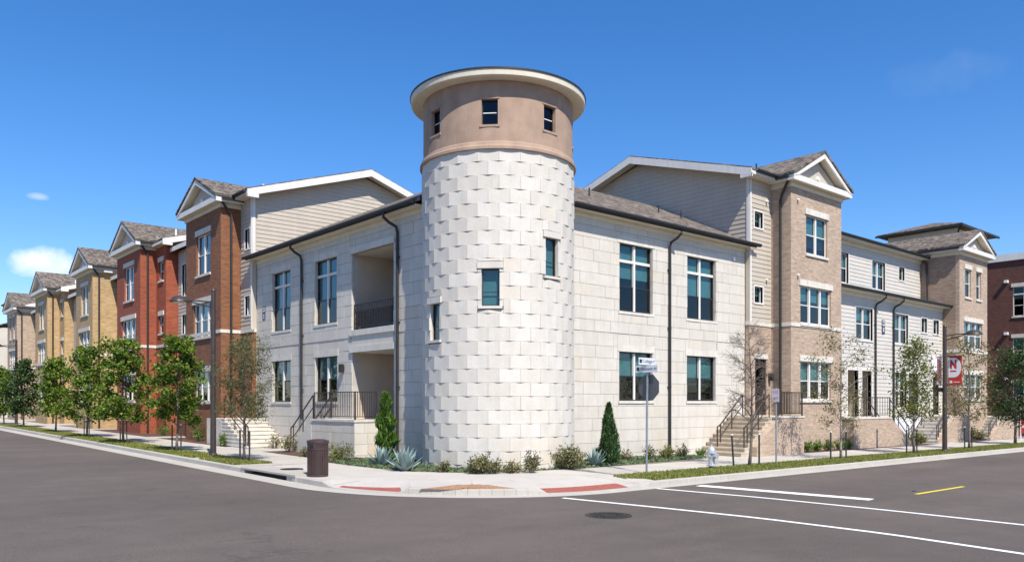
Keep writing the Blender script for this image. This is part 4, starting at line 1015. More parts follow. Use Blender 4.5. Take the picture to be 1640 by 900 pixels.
b = Bd(); b.box(38.36, 38.449, -.5, 5.0, 13.3, 13.42); b.box(38.45, 44.8, -.5, -.401, 13.3, 13.42); b.build('gutter', 'black_metal', r4)
b = Bd(); b.tube([(38.6, -.3, 13.3), (38.75, -.1, 13.05), (38.9, .05, 12.7), (38.9, .05, 12.2)], .06, 8); b.build('downspout', 'black_metal', r4)
b = Bd(); FR.box(b, 36.3, 38.9, 3.0, 3.1, 12.2, 12.32); b.build('valley_gutter', 'black_metal', r4)
b = Bd(); b.tube([(35.6, .75, 10.95), (35.68, .6, 10.7), (35.68, .55, 8.3)], .06, 8); b.build('downspout', 'black_metal', r4)
side_stoop('far brick stoop with grey steps under the sparse tree', 40.6, 43.2, -2.1, -.4, 1.35, 38.2, 40.6, 8)
# --- R5 dark brick building closing the street
r5 = thing('brick_building', 'dark red brick building with pale parapet closing the right end of the street', 'building', (54, 6, -.3))
XW = 52.0; hol = [(-.55, .96, 8.65, 10.85), (-.55, .96, 5.15, 7.06), (-.55, .96, 1.8, 3.7), (4.0, 5.5, 8.65, 10.85)]
wall(FL, r5, 'brick_dark', -2.2, 16, -.8, 12.86, XW, .25, hol)
for h in hol: window(FL, r5, *h, XW, 2, frame='trim_white', blind=.4, transom=h[3]-.55 if h[2] > 8 else None)
box_part(FL, r5, 'parapet', 'trim_white', -2.4, 16.2, XW-.12, XW+.4, 12.861, 13.37)
box_part(FL, r5, 'side_wall', 'brick_dark', -2.2, -1.95, XW+.251, XW+14, -.8, 12.86); box_part(FL, r5, 'side_wall', 'brick_dark', 15.75, 16, XW+.251, XW+14, -.8, 12.86)
box_part(FL, r5, 'roof', 'membrane', -2.2, 16, XW+.26, XW+14, 12.5, 12.7); box_part(FL, r5, 'back_wall', 'brick_dark', -2.2, 16, XW+14.01, XW+14.2, -.8, 12.86)
for (y, z) in ((1.35, 11.3), (1.35, 7.4), (1.35, 4.0)):
    b = Bd(); FL.box(b, y-.12, y+.12, XW-.28, XW, z-.1, z+.1); b.build('wall_lamp', 'fixture_white', r5)

# --- left street rows
l2 = thing('brick_townhouse', 'brown brick gabled townhouse joining the left stone wing behind the lamp', 'house', (2.6, 20, .15), 'gabled brick townhouses')
gable_bay(FL, l2, 17.8, 22.56, -1.25, 11.72, 13.2, 'brick_brown', [(19.14, 21.05, 8.55, 10.55, 2), (18.73, 21.46, 5.45, 7.14, 3), (18.85, 21.3, 2.25, 3.75, 3)], band=5.55)
main_block(FL, l2, 16.50, 22.6, -.26, 12.1, 14.05, 5.8, 'siding_cream', zlow=8.8)
strip_wall(FL, l2, 16.465, 17.8, -.28, 11.9, 'siding_cream', 'brick_brown', [(16.68, 17.26, 9.5, 10.42), (16.68, 17.26, 6.35, 7.25)], band=5.55)
sconce(FL, l2, 17.5, -.28, 3.7)
strip_wall(FL, l2, 22.56, 28.6, .35, 11.1, 'siding_cream', 'brick_brown', [(27.0, 27.9, 8.4, 10.2), (27.0, 27.9, 6.2, 7.3), (24.6, 25.6, 8.4, 10.2)], band=5.55)
roof_slab(FL, l2, 22.95, 28.62, -.1, 11.1, 6, 13.0); roof_slab(FL, l2, 22.95, 28.62, 6.001, 13.0, 12, 11)
box_part(FL, l2, 'fascia', 'trim_white', 22.95, 28.6, -.13, -.101, 11.0, 11.25)
b = Bd(); b.tube([(-1.36, 17.55, 11.85), (-1.1, 17.66, 11.5), (-.8, 17.73, 11.2), (-.78, 17.73, 10.9), (-.78, 17.73, .3)], .06, 8); b.build('downspout', 'black_metal', l2)
gutter(FL, l2, 16.0, 17.5, -.77, 11.9)
Bd().tube([(.9, 17.9, 12.3), (.9, 17.9, 12.95)], .06, 6).build('vent_pipe', 'fixture_white', l2)
ls = thing('entry_stairs', 'pale concrete entry steps between the brown brick bay and stone wing', 'stairs', (-1, 14.5, .2))
stairs(FL, ls, 13.1, 15.9, -1.95, -.06, .2, 1.5, 8)
Bd().box(-1.95, -.29, 15.9, 17.7, -.2, 1.49).build('landing', 'step_concrete', ls)
stair_rail(FL, ls, 13.4, .35, 15.8, 1.5, -1.85)
def left_house(label, ub0, ub1, u0, u1, brick, sidebrick, ze=11.55, zp=13.22, step=False, lowtrim=True, wins3=True, twin=False, roof_in=True):
    t = thing('brick_townhouse', label, 'house', (3, (ub0+ub1)/2, g(0, ub0)), 'gabled brick townhouses')
    m = (ub0+ub1)/2
    top = [(m-1.35, m-.6, 8.5, 10.6, 1), (m+.5, m+1.25, 8.5, 10.6, 1)] if twin else [(m-1.15, m+.85, 8.46, 10.55, 2)]
    gable_bay(FL, t, ub0, ub1, -1.25, ze, zp, brick, top+[(m-1.5, m+1.4, 5.5, 7.3, 3), (m-1.4, m+1.3, 2.3, 3.9, 3)], band=5.5, side_brick=sidebrick, wback=.5 if step else 3.0, roofback=6.0)
    if step:
        s0 = ub0-1.75
        strip_wall(FL, t, s0, ub0, -.34, ze-.05, brick, brick, [(s0+.45, s0+1.25, 9.42, 10.55), (s0+.45, s0+1.25, 6.3, 7.36)], band=5.5)
        b = Bd(); b.box(-.139, 1.5, s0, s0+.2, -.4, ze-.05); b.build('return_wall', sidebrick, t)
    main_block(FL, t, ub0-1.70 if step else ub0+.3, ub1+.5, -.1 if not step else -.2, 11.7, 13.4, 5.8, 'siding_cream', zlow=11.0)
    strip_wall(FL, t, ub1, u1, .35, 10.9, 'siding_cream', brick, [(ub1+2.0, ub1+2.9, 8.4, 10.2)], band=5.5)
    roof_slab(FL, t, ub1+.95, u1, -.1, 10.9, 6, 12.6)
    box_part(FL, t, 'fascia', 'trim_white', ub1+.95, u1, -.13, -.101, 10.8, 11.05)
    b = Bd(); yy = ub0-.07; b.tube([(-1.36, ub0-.2, ze+.1), (-1.0, yy, ze-.3), (-.85, yy, ze-.5), (-.85, yy, .4)], .06, 8); b.build('downspout', 'black_metal', t)
    Bd().tube([(1.0, ub0+.6, ze+.7), (1.0, ub0+.6, ze+1.35)], .06, 6).build('vent_pipe', 'fixture_white', t)
    return t
left_house('red brick gabled townhouse, second gable from the tower on the left street', 30.4, 35.28, 28.65, 41.3, 'brick_red', 'brick_red', step=True)
left_house('golden brick gabled townhouse next to the red one, third gable from the tower', 41.37, 46.1, 41.37, 54.2, 'brick_gold', 'brick_gold')
left_house('golden brick gabled townhouse further left, fourth gable from the tower', 56.0, 60.85, 54.25, 69.5, 'brick_gold', 'brick_gold', step=True, zp=13.3)
left_house('pale tan brick townhouse near the left edge, fifth gable from the tower', 69.6, 74.66, 69.6, 80, 'brick_tan', 'brick_tan', ze=11.2, zp=12.95, twin=True)
l7 = thing('siding_townhouse', 'far white sided building cut by the left edge of the picture', 'house', (2, 86, .6))
wall(FL, l7, 'siding_white', 80.1, 100, -.5, 10.2, -1.2, .2, [(82, 84, 8, 9.8), (82, 84, 4.8, 6.6)]); siding(FL, l7, 80.1, 100, .6, 10.2, -1.201, [(81.9, 84.1, 7.9, 9.9), (81.9, 84.1, 4.7, 6.7)], 'siding_white', .25)
for z in ((8, 9.8), (4.8, 6.6)): window(FL, l7, 82, 84, z[0], z[1], -1.2, 2, frame='trim_white', lintel=None, sill=None)
box_part(FL, l7, 'end_wall', 'siding_white', 80.1, 80.3, -.999, 8, -.5, 10.2); roof_slab(FL, l7, 79.9, 100, -1.7, 10.2, 4, 12.2); roof_slab(FL, l7, 79.9, 100, 4.001, 12.2, 9, 10.2)
hp = [(-.6, 76.3), (6, 76.3), (6, 83), (-.6, 83)]                       # taller hip roofed block above it
b = Bd().add([(x, y, 12.75) for x, y in hp]+[(x, y, 12.9) for x, y in hp]+[(2.7, 79, 14.1), (2.7, 80.5, 14.1)], [(3, 2, 1, 0), (0, 1, 5, 4), (1, 2, 6, 5), (2, 3, 7, 6), (3, 0, 4, 7), (4, 5, 8), (5, 6, 9, 8), (6, 7, 9), (7, 4, 8, 9)]); b.build('hip_roof', 'shingle', l7)
box_part(FL, l7, 'penthouse_wall', 'siding_cream', 76.8, 82.5, -.1, 5.5, 9, 12.74)

# ------------------------------------------------------------------ pixel helpers: a pixel plus the ground gives a position
def gp_(px, py, h=.15):
    a = (px-820)/1285; d = (FW[0]+RT[0]*a, FW[1]+RT[1]*a); s = -(py-645)/1285
    t = (CAM[2]-h-g(CAM[0], CAM[1]))/(GXs*d[0]+GYs*d[1]-s); return CAM[0]+d[0]*t, CAM[1]+d[1]*t
def on_x(px, X):
    a = (px-820)/1285; d = (FW[0]+RT[0]*a, FW[1]+RT[1]*a); return CAM[1]+d[1]*(X-CAM[0])/d[0]
def on_y(px, Y):
    a = (px-820)/1285; d = (FW[0]+RT[0]*a, FW[1]+RT[1]*a); return CAM[0]+d[0]*(Y-CAM[1])/d[1]
def depth(x, y): return (x-CAM[0])*FW[0]+(y-CAM[1])*FW[1]
def z_at(x, y, py): return CAM[2]+(645-py)/1285*depth(x, y)
def m_per_px(x, y): return depth(x, y)/1285

# ------------------------------------------------------------------ vegetation
def quads_mesh(name, V, mat, parent=None):
    """V: (n,4,3) world quads"""
    n = len(V); off_ = np.zeros(3); p = parent
    while p: off_ = off_+np.array(p.location); p = p.parent
    me = bpy.data.meshes.new(name); me.vertices.add(4*n); me.loops.add(4*n); me.polygons.add(n)
    me.vertices.foreach_set('co', (V-off_).reshape(-1).astype(np.float32)); me.loops.foreach_set('vertex_index', np.arange(4*n, dtype=np.int32))
    me.polygons.foreach_set('loop_start', np.arange(0, 4*n, 4, dtype=np.int32))
    me.update(calc_edges=True); me.materials.append(M[mat])
    o = bpy.data.objects.new(name, me); COL.objects.link(o); o.parent = parent; return o
def leaf_quads(c, L, W, up=.3, seed=0, jitter=.35, dirs=None):
    r = np.random.default_rng(seed); n = len(c)
    t = r.normal(size=(n, 3)) if dirs is None else dirs+r.normal(size=(n, 3))*.42
    t /= np.linalg.norm(t, axis=1)[:, None]
    nn = r.normal(size=(n, 3)); nn[:, 2] = np.abs(nn[:, 2])+up; b = np.cross(t, nn); b /= np.linalg.norm(b, axis=1)[:, None]+1e-9
    s = (1+r.uniform(-jitter, jitter, n))[:, None]
    q = np.cross(b, t)*s*L*.12
    return np.stack([c-t*L*s/2, c+b*W*s/2-q, c+t*L*s/2, c-b*W*s/2-q], axis=1)
def ground_z(x, y): return g(x, y)+.145
def tree(label, x, y, zc0, zc1, rx, nleaf, L, W, mat, bark='bark', seed=1, limbs=18, sig=.17, trunk_r=.06, name='street_tree', shape='oval', group='young street trees', bare=False, droop=0.):
    rr = random.Random(seed); z0 = ground_z(x, y); t = thing(name, label, 'tree', (x, y, z0), group)
    H = zc1; tr_pts = []; rad = []
    nseg = 9; lx = rr.uniform(-.06, .06); ly = rr.uniform(-.06, .06)
    for i in range(nseg+1):
        k = i/nseg; z = z0-.05+(H-.15-z0)*k
        tr_pts.append((x+lx*math.sin(k*4)+rr.uniform(-.02, .02)*(i > 0), y+ly*math.sin(k*3.3)+rr.uniform(-.02, .02)*(i > 0), z)); rad.append(trunk_r*(1.25 if i == 0 else 1)*(1-k*.85))
    Bd().tube(tr_pts, rad, 8).build('trunk', bark, t, smooth=True, fix=False)
    cen = []; lb = Bd(); twig_ends = []
    def prof(k):
        if shape == 'oval': return (.62+.38*min(1, k*4))*(1-.80*max(0, (k-.22)/.78)**1.25)*(.82+.3*math.sin(seed*1.7+k*11)*.6)
        if shape == 'column': return .55+.45*math.sin(math.pi*k)
        if shape == 'vase': return .35+.65*k*(1.25-k*.6)
        return 1
    for i in range(limbs):
        k = (i+.5)/limbs*.95; h = zc0+(zc1-zc0)*k
        a = i*2.39996+rr.uniform(-.35, .35); ln = rx*prof(k)*rr.uniform(.72, 1.12)
        hs0 = max(z0+.8, h-ln*.55); kk = min(1, max(0, (hs0-z0)/(H-.15-z0))); j = min(nseg-1, int(kk*nseg)); f_ = kk*nseg-j
        S = Vector(tr_pts[j]).lerp(Vector(tr_pts[j+1]), f_)
        E_ = Vector((x+ln*math.cos(a), y+ln*math.sin(a), h+rr.uniform(-.1, .15)))
        pts = []
        for q in range(5):
            u = q/4; P = S.lerp(E_, u); P.z += math.sin(u*math.pi)*ln*.10-droop*u*u; pts.append(P+Vector((rr.uniform(-1, 1), rr.uniform(-1, 1), rr.uniform(-1, 1)))*.03*(0 < q < 4))
        r0 = trunk_r*.42*(1-k*.5); lb.tube(pts, [r0*(1-.8*q/4) for q in range(5)], 5, False)
        for q in range(7 if not bare else 9):
            u = rr.uniform(.3, 1.0); P = S.lerp(E_, u); P.z += math.sin(u*math.pi)*ln*.10-droop*u*u
            d = Vector((math.cos(a)+rr.uniform(-1, 1), math.sin(a)+rr.uniform(-1, 1), rr.uniform(-.35, .85))).normalized()*rr.uniform(.18, .42)*max(.6, rx)*(.75 if not bare else 1.0)
            m_ = P+d*.5+Vector((rr.uniform(-.04, .04), rr.uniform(-.04, .04), .04)); e_ = P+d
            lb.tube([P, m_, e_], [r0*.32, r0*.22, r0*.07+.0012], 4, False); cen.append((P, e_))
            if bare:
                for _ in range(4):
                    u2 = rr.uniform(.3, 1); P2 = P.lerp(e_, u2); d2 = (d.normalized()+Vector((rr.uniform(-1, 1), rr.uniform(-1, 1), rr.uniform(-.5, .9)))).normalized()*rr.uniform(.12, .3)
                    lb.tube([P2, P2+d2*.5+Vector((0, 0, rr.uniform(-.03, .03))), P2+d2], [r0*.16+.002, r0*.1+.002, .0018], 3, False)
                    for __ in range(2):
                        P3 = P2+d2*rr.uniform(.3, 1); d3 = (d2.normalized()+Vector((rr.uniform(-1, 1), rr.uniform(-1, 1), rr.uniform(-.6, .8)))).normalized()*rr.uniform(.08, .2)
                        lb.tube([P3, P3+d3], [.0035, .0018], 3, False)
    lb.build('branches', bark, t, fix=False)
    if nleaf:
        r = np.random.default_rng(seed); A = np.array([p for p, e in cen]); E2 = np.array([e for p, e in cen])
        wgt = r.uniform(.25, 1.6, len(A)); idx = r.choice(len(A), nleaf, p=wgt/wgt.sum()); u = r.uniform(.35, 1.15, nleaf)[:, None]
        c = A[idx]+(E2[idx]-A[idx])*u+r.normal(size=(nleaf, 3))*sig*np.array([1, 1, .8])
        quads_mesh('crown', leaf_quads(c, L, W, .35, seed), mat, t)
    return t
def tree_px(label, px, X=None, Y=None, top=0, bot=0, width=0, **k):
    x, y = (X, on_x(px, X)) if X is not None else (on_y(px, Y), Y)
    return tree(label, x, y, z_at(x, y, bot), z_at(x, y, top), width/2*m_per_px(x, y), **k), (x, y)
LT = [(283, 536, 664, 104, 5200, 'street tree nearest the left lamp post, bright green rounded crown', .13, 'leaf_oak'), (198, 540, 662, 106, 5200, 'green street tree before the red brick townhouse', .14, 'leaf_oak'),
      (139, 550, 658, 84, 4400, 'green street tree before the first golden brick townhouse', .15, 'leaf_oak'), (89, 570, 656, 66, 3800, 'green street tree before the second golden brick townhouse', .15, 'leaf_oak'),
      (38, 575, 654, 56, 3600, 'green street tree beside the far lamp post near the left edge', .16, 'leaf_dark'), (6, 590, 652, 40, 3000, 'leftmost green street tree cut by the picture edge', .17, 'leaf_oak')]
STK = []
for i, (px, tp_, bt, wd, n, lab, L, mt) in enumerate(LT):
    t, (x, y) = tree_px(lab, px, X=-4.9, top=tp_, bot=bt+9, width=wd*(1.0, 1.02, 1.0, .95, .95, .95)[i], nleaf=int(n*1.15), L=L, W=L*.72, mat=mt, seed=20+i, limbs=22+(i % 3)*3, sig=.12+.012*i, trunk_r=.055)
    if i < 3: STK += [(x, y-.5, 'thin dark stake to the right of the %s' % ('tree nearest the left lamp', 'tree before the red house', 'tree before the golden house')[i]), (x, y+.55, 'thin dark stake to the left of the %s' % ('tree nearest the left lamp', 'tree before the red house', 'tree before the golden house')[i])]
t, (x, y) = tree_px('feathery olive green tree between the left lamp and the trash can', 391, X=-4.75, top=532, bot=668, width=88, nleaf=6500, L=.13, W=.024, mat='leaf_olive', seed=41, limbs=30, sig=.16, shape='column', bark='bark', trunk_r=.05)
STK += [(x, y-.45, 'dark stake on the right of the feathery olive tree'), (x, y+.35, 'dark stake on the left of the feathery olive tree')]
t, (x, y) = tree_px('leafless young tree with fine bare branches before the brick steps', 1200, Y=-4.75, top=520, bot=668, width=92, nleaf=0, L=.1, W=.03, mat='leaf_olive', seed=52, limbs=22, bare=True, trunk_r=.055, bark='bark', shape='oval')
STK += [(x-.75, y+.1, 'leaning dark stake left of the bare tree'), (x+.6, y, 'dark stake right of the bare tree')]
t, (x, y) = tree_px('sparse olive tree standing before the tan brick bay', 1347, Y=-4.9, top=520, bot=682, width=88, nleaf=1900, L=.10, W=.045, mat='leaf_brownish', seed=61, limbs=20, sig=.16, trunk_r=.05, bark='bark_pale', shape='column')
STK += [(x-.8, y, 'dark stake left of the sparse olive tree'), (x+.5, y+.05, 'dark stake right of the sparse olive tree')]
t, (x, y) = tree_px('young tree with green and bronze leaves before the white siding house', 1464, Y=-5.0, top=540, bot=668, width=80, nleaf=3300, L=.12, W=.06, mat='leaf_mixed', seed=71, limbs=22, sig=.2, trunk_r=.055, bark='bark')
STK += [(x-.75, y, 'dark stake left of the green and bronze tree'), (x+.4, y+.05, 'dark stake right of the green and bronze tree')]
t, (x, y) = tree_px('thin brownish tree just right of the banner lamp post', 1552, Y=-5.0, top=535, bot=668, width=68, nleaf=2400, L=.12, W=.055, mat='leaf_brownish', seed=81, limbs=20, sig=.2, trunk_r=.055, bark='bark', shape='column')
STK += [(x-.55, y, 'dark stake left of the thin brownish tree'), (x+.5, y+.05, 'dark stake right of the thin brownish tree')]
tree_px('dense dark green tree at the right edge before the dark brick building', 1626, Y=-4.6, top=548, bot=672, width=92, nleaf=5600, L=.15, W=.065, mat='leaf_dark', seed=91, limbs=24, sig=.26, trunk_r=.075, bark='bark')
for (x, y, lab) in STK:
    z = ground_z(x, y); ln = .12 if 'leaning' in lab else 0
    s = thing('tree_stake', lab, 'stake', (x, y, z), 'stakes beside young trees')
    Bd().bar((x, y, z-.1), (x-ln, y, z+1.05), .022, .022).build('post', 'stake', s); Bd().bar((x-ln, y, z+1.051), (x-ln, y, z+1.10), .024, .024).build('pale_cap', 'banner_white', s)
def shrub(label, px, py, wd, ht, mat, n=500, L=.07, W=.035, seed=1, name='shrub', xy=None, flowers=None):
    x, y = xy or gp_(px, py); m = m_per_px(x, y); rx = wd/2*m; h = ht*m; z = ground_z(x, y)
    t = thing(name, label, 'shrub', (x, y, z), 'low planting'); r = np.random.default_rng(seed); rr = random.Random(seed)
    b = Bd(); A = []; E2 = []
    for i in range(int(16+rx*20)):
        a = rr.random()*6.28; d = rx*math.sqrt(rr.random())*.95; k = 1-.55*(d/rx)**2
        S = Vector((x+d*.25*math.cos(a), y+d*.25*math.sin(a), z-.02)); E_ = Vector((x+d*math.cos(a), y+d*math.sin(a), z+h*k*rr.uniform(.6, 1.08)))
        b.tube([S, S.lerp(E_, .5)+Vector((0, 0, h*.08)), E_], [.007, .005, .002], 4, False); A.append(S.lerp(E_, .3)); E2.append(E_)
    b.build('stems', 'bark', t, fix=False)
    A = np.array(A); E2 = np.array(E2); idx = r.integers(0, len(A), n); u = r.uniform(.1, 1.05, n)[:, None]
    c = A[idx]+(E2[idx]-A[idx])*u+r.normal(size=(n, 3))*np.array([.07, .07, .05])*max(.6, min(1.5, rx*2))
    c[:, 2] = np.maximum(c[:, 2], z+.015)
    quads_mesh('foliage', leaf_quads(c, L, W, .4, seed), mat, t); return t
SH = [(712, 756, 22, 22, 'leaf_shrub', 260, 'tiny pale shrub at the shaded left foot of the tower'), (777, 758, 62, 33, 'leaf_shrub', 1600, 'wide pale olive shrub at the middle of the tower foot'),
      (822, 757, 36, 20, 'leaf_shrub', 380, 'low brownish shrub between the wide shrub and upright bush at the tower'), (852, 757, 30, 40, 'leaf_shrub', 520, 'upright olive bush at the right foot of the tower'),
      (910, 751, 60, 40, 'leaf_shrub', 1700, 'large pale olive shrub where tower meets right wing'), (1003, 738, 26, 20, 'leaf_shrub', 260, 'small wispy shrub right of the dark conifer'),
      (1040, 738, 26, 30, 'leaf_shrub', 300, 'thin shrub behind the stop sign post'), (1069, 736, 26, 26, 'leaf_mixed', 380, 'green shrub at the foot of the right wing downspout'),
      (1092, 734, 26, 30, 'leaf_shrub', 340, 'pale shrub just right of the downspout foot'), (1124, 731, 22, 15, 'leaf_bright', 220, 'tiny green plant left of the hydrant'),
      (545, 739, 46, 34, 'leaf_mixed', 560, 'green shrub right of the trash can against the stone stoop'), (464, 723, 38, 30, 'leaf_shrub', 420, 'pale shrub at the foot of the stoop railing'), (440, 718, 26, 26, 'leaf_shrub', 240, 'wispy pale shrub before the pale entry steps'),
      (490, 731, 24, 18, 'leaf_shrub', 240, 'small shrub hidden left of the trash can'),
      (266, 697, 32, 22, 'leaf_bright', 500, 'green shrub in the mulch left of the nearest street tree'), (322, 706, 36, 26, 'leaf_bright', 620, 'green shrub in the mulch before the brown brick bay'), (362, 714, 34, 24, 'leaf_bright', 560, 'green shrub in the mulch right of the left lamp post'),
      (214, 690, 30, 16, 'leaf_shrub', 300, 'low shrub before the red brick house'), (126, 682, 22, 26, 'leaf_dark', 340, 'small dark shrub beside the golden house steps')]
for i, (px, py, wd, ht, mt, n, lab) in enumerate(SH): shrub(lab, px, py, wd, ht, mt, n, seed=200+i, L=.085, W=.042)
HG = ['first round green shrub of the brick bay hedge, beside the stoop', 'second round green shrub of the brick bay hedge', 'middle round green shrub of the brick bay hedge', 'fourth round green shrub of the brick bay hedge', 'last round green shrub of the brick bay hedge']
for i, lab in enumerate(HG): shrub(lab, 0, 0, 19, 20, 'leaf_bright', 620, seed=300+i, L=.07, W=.04, xy=(17.3+i*.92, -1.75))
for i, (u, wd, ht, lab) in enumerate(((28.3, 22, 20, 'green shrub at the foot of the first white house downspout'), (29.6, 32, 26, 'bushy green shrub between the white house downspouts'), (36.6, 22, 26, 'olive shrub before the far tan brick bay'), (38.0, 22, 20, 'low olive shrub right of the far bay shrub'), (30.4, 20, 18, 'small green shrub left of the banner stoop steps'))):
    shrub(lab, 0, 0, wd, ht, 'leaf_mixed' if i < 2 else 'leaf_shrub', 520, seed=320+i, L=.1, W=.05, xy=(u, -1.5 if i in (2, 3) else -1.2))
def conifer(label, x, y, H, r0, mat, n, seed, spray=.16, lean=.0, fat=.0, name='conifer_shrub'):
    z = ground_z(x, y); t = thing(name, label, 'conifer', (x, y, z)); r = np.random.default_rng(seed)
    Bd().tube([(x, y, z-.05), (x+lean*.5, y, z+H*.5), (x+lean, y, z+H*.92)], [.05, .03, .008], 6).build('trunk', 'bark', t, fix=False)
    k = r.random(n)**.8; pf = (1-k)**.75*(.35+.65*np.minimum(1, k*6+.35)) if not fat else (.62+.38*np.sin(np.pi*k))*(1-.72*k**2.2)*(.8+.45*np.sin(k*23)*.5)
    a = r.uniform(0, 2*np.pi, n); lob = 1+.18*np.sin(a*3+k*9)+.12*np.sin(a*5-k*14); d = r0*pf*lob*np.sqrt(r.uniform(.25, 1.05, n))
    c = np.stack([x+lean*k+d*np.cos(a), y+d*np.sin(a), z+.04+k*(H-.05)], 1)
    dirs = np.stack([np.cos(a)*.35, np.sin(a)*.35, np.ones(n)*1.0], 1); dirs /= np.linalg.norm(dirs, axis=1)[:, None]
    quads_mesh('foliage', leaf_quads(c, spray, spray*.2, .1, seed, dirs=dirs, jitter=.6), mat, t); return t
x, y = gp_(975, 744); conifer('dark green pointed conifer beside the agave before the right wing', x, y, z_at(x, y, 646)-ground_z(x, y), .42, 'leaf_conifer', 5200, 401)
x, y = gp_(618, 744); conifer('tall bright green upright juniper at the left foot of the tower', x, y, z_at(x, y, 630)-ground_z(x, y), .40, 'leaf_lime', 5200, 402, spray=.2, fat=.5, name='juniper')
def agave(label, px, py, wd, ht, n, seed):
    x, y = gp_(px, py); m = m_per_px(x, y); z = ground_z(x, y); rr = random.Random(seed); t = thing('agave', label, 'agave', (x, y, z), 'blue agaves')
    for i in range(n):
        k = i/n; a = i*2.39996+rr.uniform(-.2, .2); L = ht*m*(.9+.25*rr.random())*(1.0 if k > .4 else .95); el = R_(20+62*k+rr.uniform(-6, 6)); wdh = L*.115
        d = Vector((math.cos(a), math.sin(a), 0)); s = Vector((-math.sin(a), math.cos(a), 0)); vs = []; fs = []; NN = 7
        P = Vector((x, y, z+.02))+d*.03
        for q in range(NN+1):
            u = q/NN; e = el+.35*(u-.3)*(1-k); ww = wdh*(.62+1.2*u*(1-u)*1.6)*(1-u**3)+.002
            if q: P = P+(d*math.cos(e)+Vector((0, 0, 1))*math.sin(e))*(L/NN)
            nrm = (Vector((0, 0, 1))*math.cos(e)-d*math.sin(e)); th = .02*(1-u)+.002
            vs += [P-s*ww+nrm*ww*.35, P-nrm*0, P+s*ww+nrm*ww*.35, P-nrm*th]
        for q in range(NN):
            o_ = q*4
            for c in range(4): fs.append((o_+c, o_+(c+1) % 4, o_+4+(c+1) % 4, o_+4+c))
        fs.append((NN*4, NN*4+1, NN*4+2, NN*4+3))
        Bd().add(vs, fs).build('leaf', 'leaf_agave', t, smooth=False)
    return t
agave('smaller blue agave on the left under the juniper', 611, 747, 46, 32, 22, 1)
agave('larger blue agave on the right at the tower foot', 648, 754, 56, 36, 26, 2)
agave('blue agave left of the dark conifer by the right wing', 952, 746, 34, 27, 18, 3)
def in_poly(p, poly):
    x, y = p[:, 0], p[:, 1]; ins = np.zeros(len(p), bool); j = len(poly)-1
    for i in range(len(poly)):
        xi, yi = poly[i]; xj, yj = poly[j]
        c = ((yi > y) != (yj > y)) & (x < (xj-xi)*(y-yi)/(yj-yi+1e-12)+xi); ins ^= c; j = i
    return ins
def scatter(poly, n, seed):
    r = np.random.default_rng(seed); P = np.array(poly); lo, hi = P.min(0), P.max(0); res = np.zeros((0, 2))
    while len(res) < n:
        q = r.uniform(lo, hi, (n*2, 2)); res = np.concatenate([res, q[in_poly(q, poly)]])
    return res[:n]
bedp = [(-2.7, 5.2)]+bed_line[1:]+[(10.6, -1.6), (10.6, -.05), (.3, -.05), (-.05, 4.9)]
p = scatter(bedp, 16000, 5); keep = (np.hypot(p[:, 0]-TX, p[:, 1]-TY) > TR+.08) & ~((p[:, 0] > 0) & (p[:, 1] > 0)) & ~((p[:, 0] > -1.1) & (p[:, 1] > 5.5)); p = p[keep]
r = np.random.default_rng(6); hgt = .15+.03+.07*r.random(len(p))*(.5+.5*np.sin(p[:, 0]*3.1)*np.sin(p[:, 1]*2.7))
c = np.column_stack([p, g(p[:, 0], p[:, 1])+hgt])
o = quads_mesh('ground_cover', leaf_quads(c, .11, .05, .8, 9), 'leaf_cover'); tag(o, 'low grey green ground cover round the foot of the tower', 'ground cover', kind='stuff')
def grass(poly, n, seed, label):
    r = np.random.default_rng(seed); p = scatter(poly, n, seed); z = g(p[:, 0], p[:, 1])+.14; a = r.uniform(0, 6.28, n); hh = r.uniform(.035, .085, n); wv = .012+.012*r.random(n); ln = r.normal(size=(n, 2))*.025
    A = np.column_stack([p[:, 0]-np.cos(a)*wv, p[:, 1]-np.sin(a)*wv, z]); B = np.column_stack([p[:, 0]+np.cos(a)*wv, p[:, 1]+np.sin(a)*wv, z])
    C1 = np.column_stack([p[:, 0]+ln[:, 0]+np.cos(a)*wv*.25, p[:, 1]+ln[:, 1]+np.sin(a)*wv*.25, z+hh]); C2 = np.column_stack([p[:, 0]+ln[:, 0]-np.cos(a)*wv*.25, p[:, 1]+ln[:, 1]-np.sin(a)*wv*.25, z+hh])
    o = quads_mesh('grass', np.stack([A, B, C1, C2], 1), 'grass_blade'); tag(o, label, 'grass', kind='stuff')
grass(LAWNS[0], 7000, 1, 'short verge grass round the feathery olive tree'); grass([(-5.62, 9.1), (-4.32, 9.1), (-4.32, 50), (-5.62, 50)], 26000, 2, 'long strip of verge grass under the left street trees')
grass([(1.3, -5.2), (1.95, -5.98), (2.6, -6.0), (38, -6.0), (38, -4.47), (2.4, -4.47), (1.5, -4.5)], 52000, 3, 'long strip of verge grass along the right street')

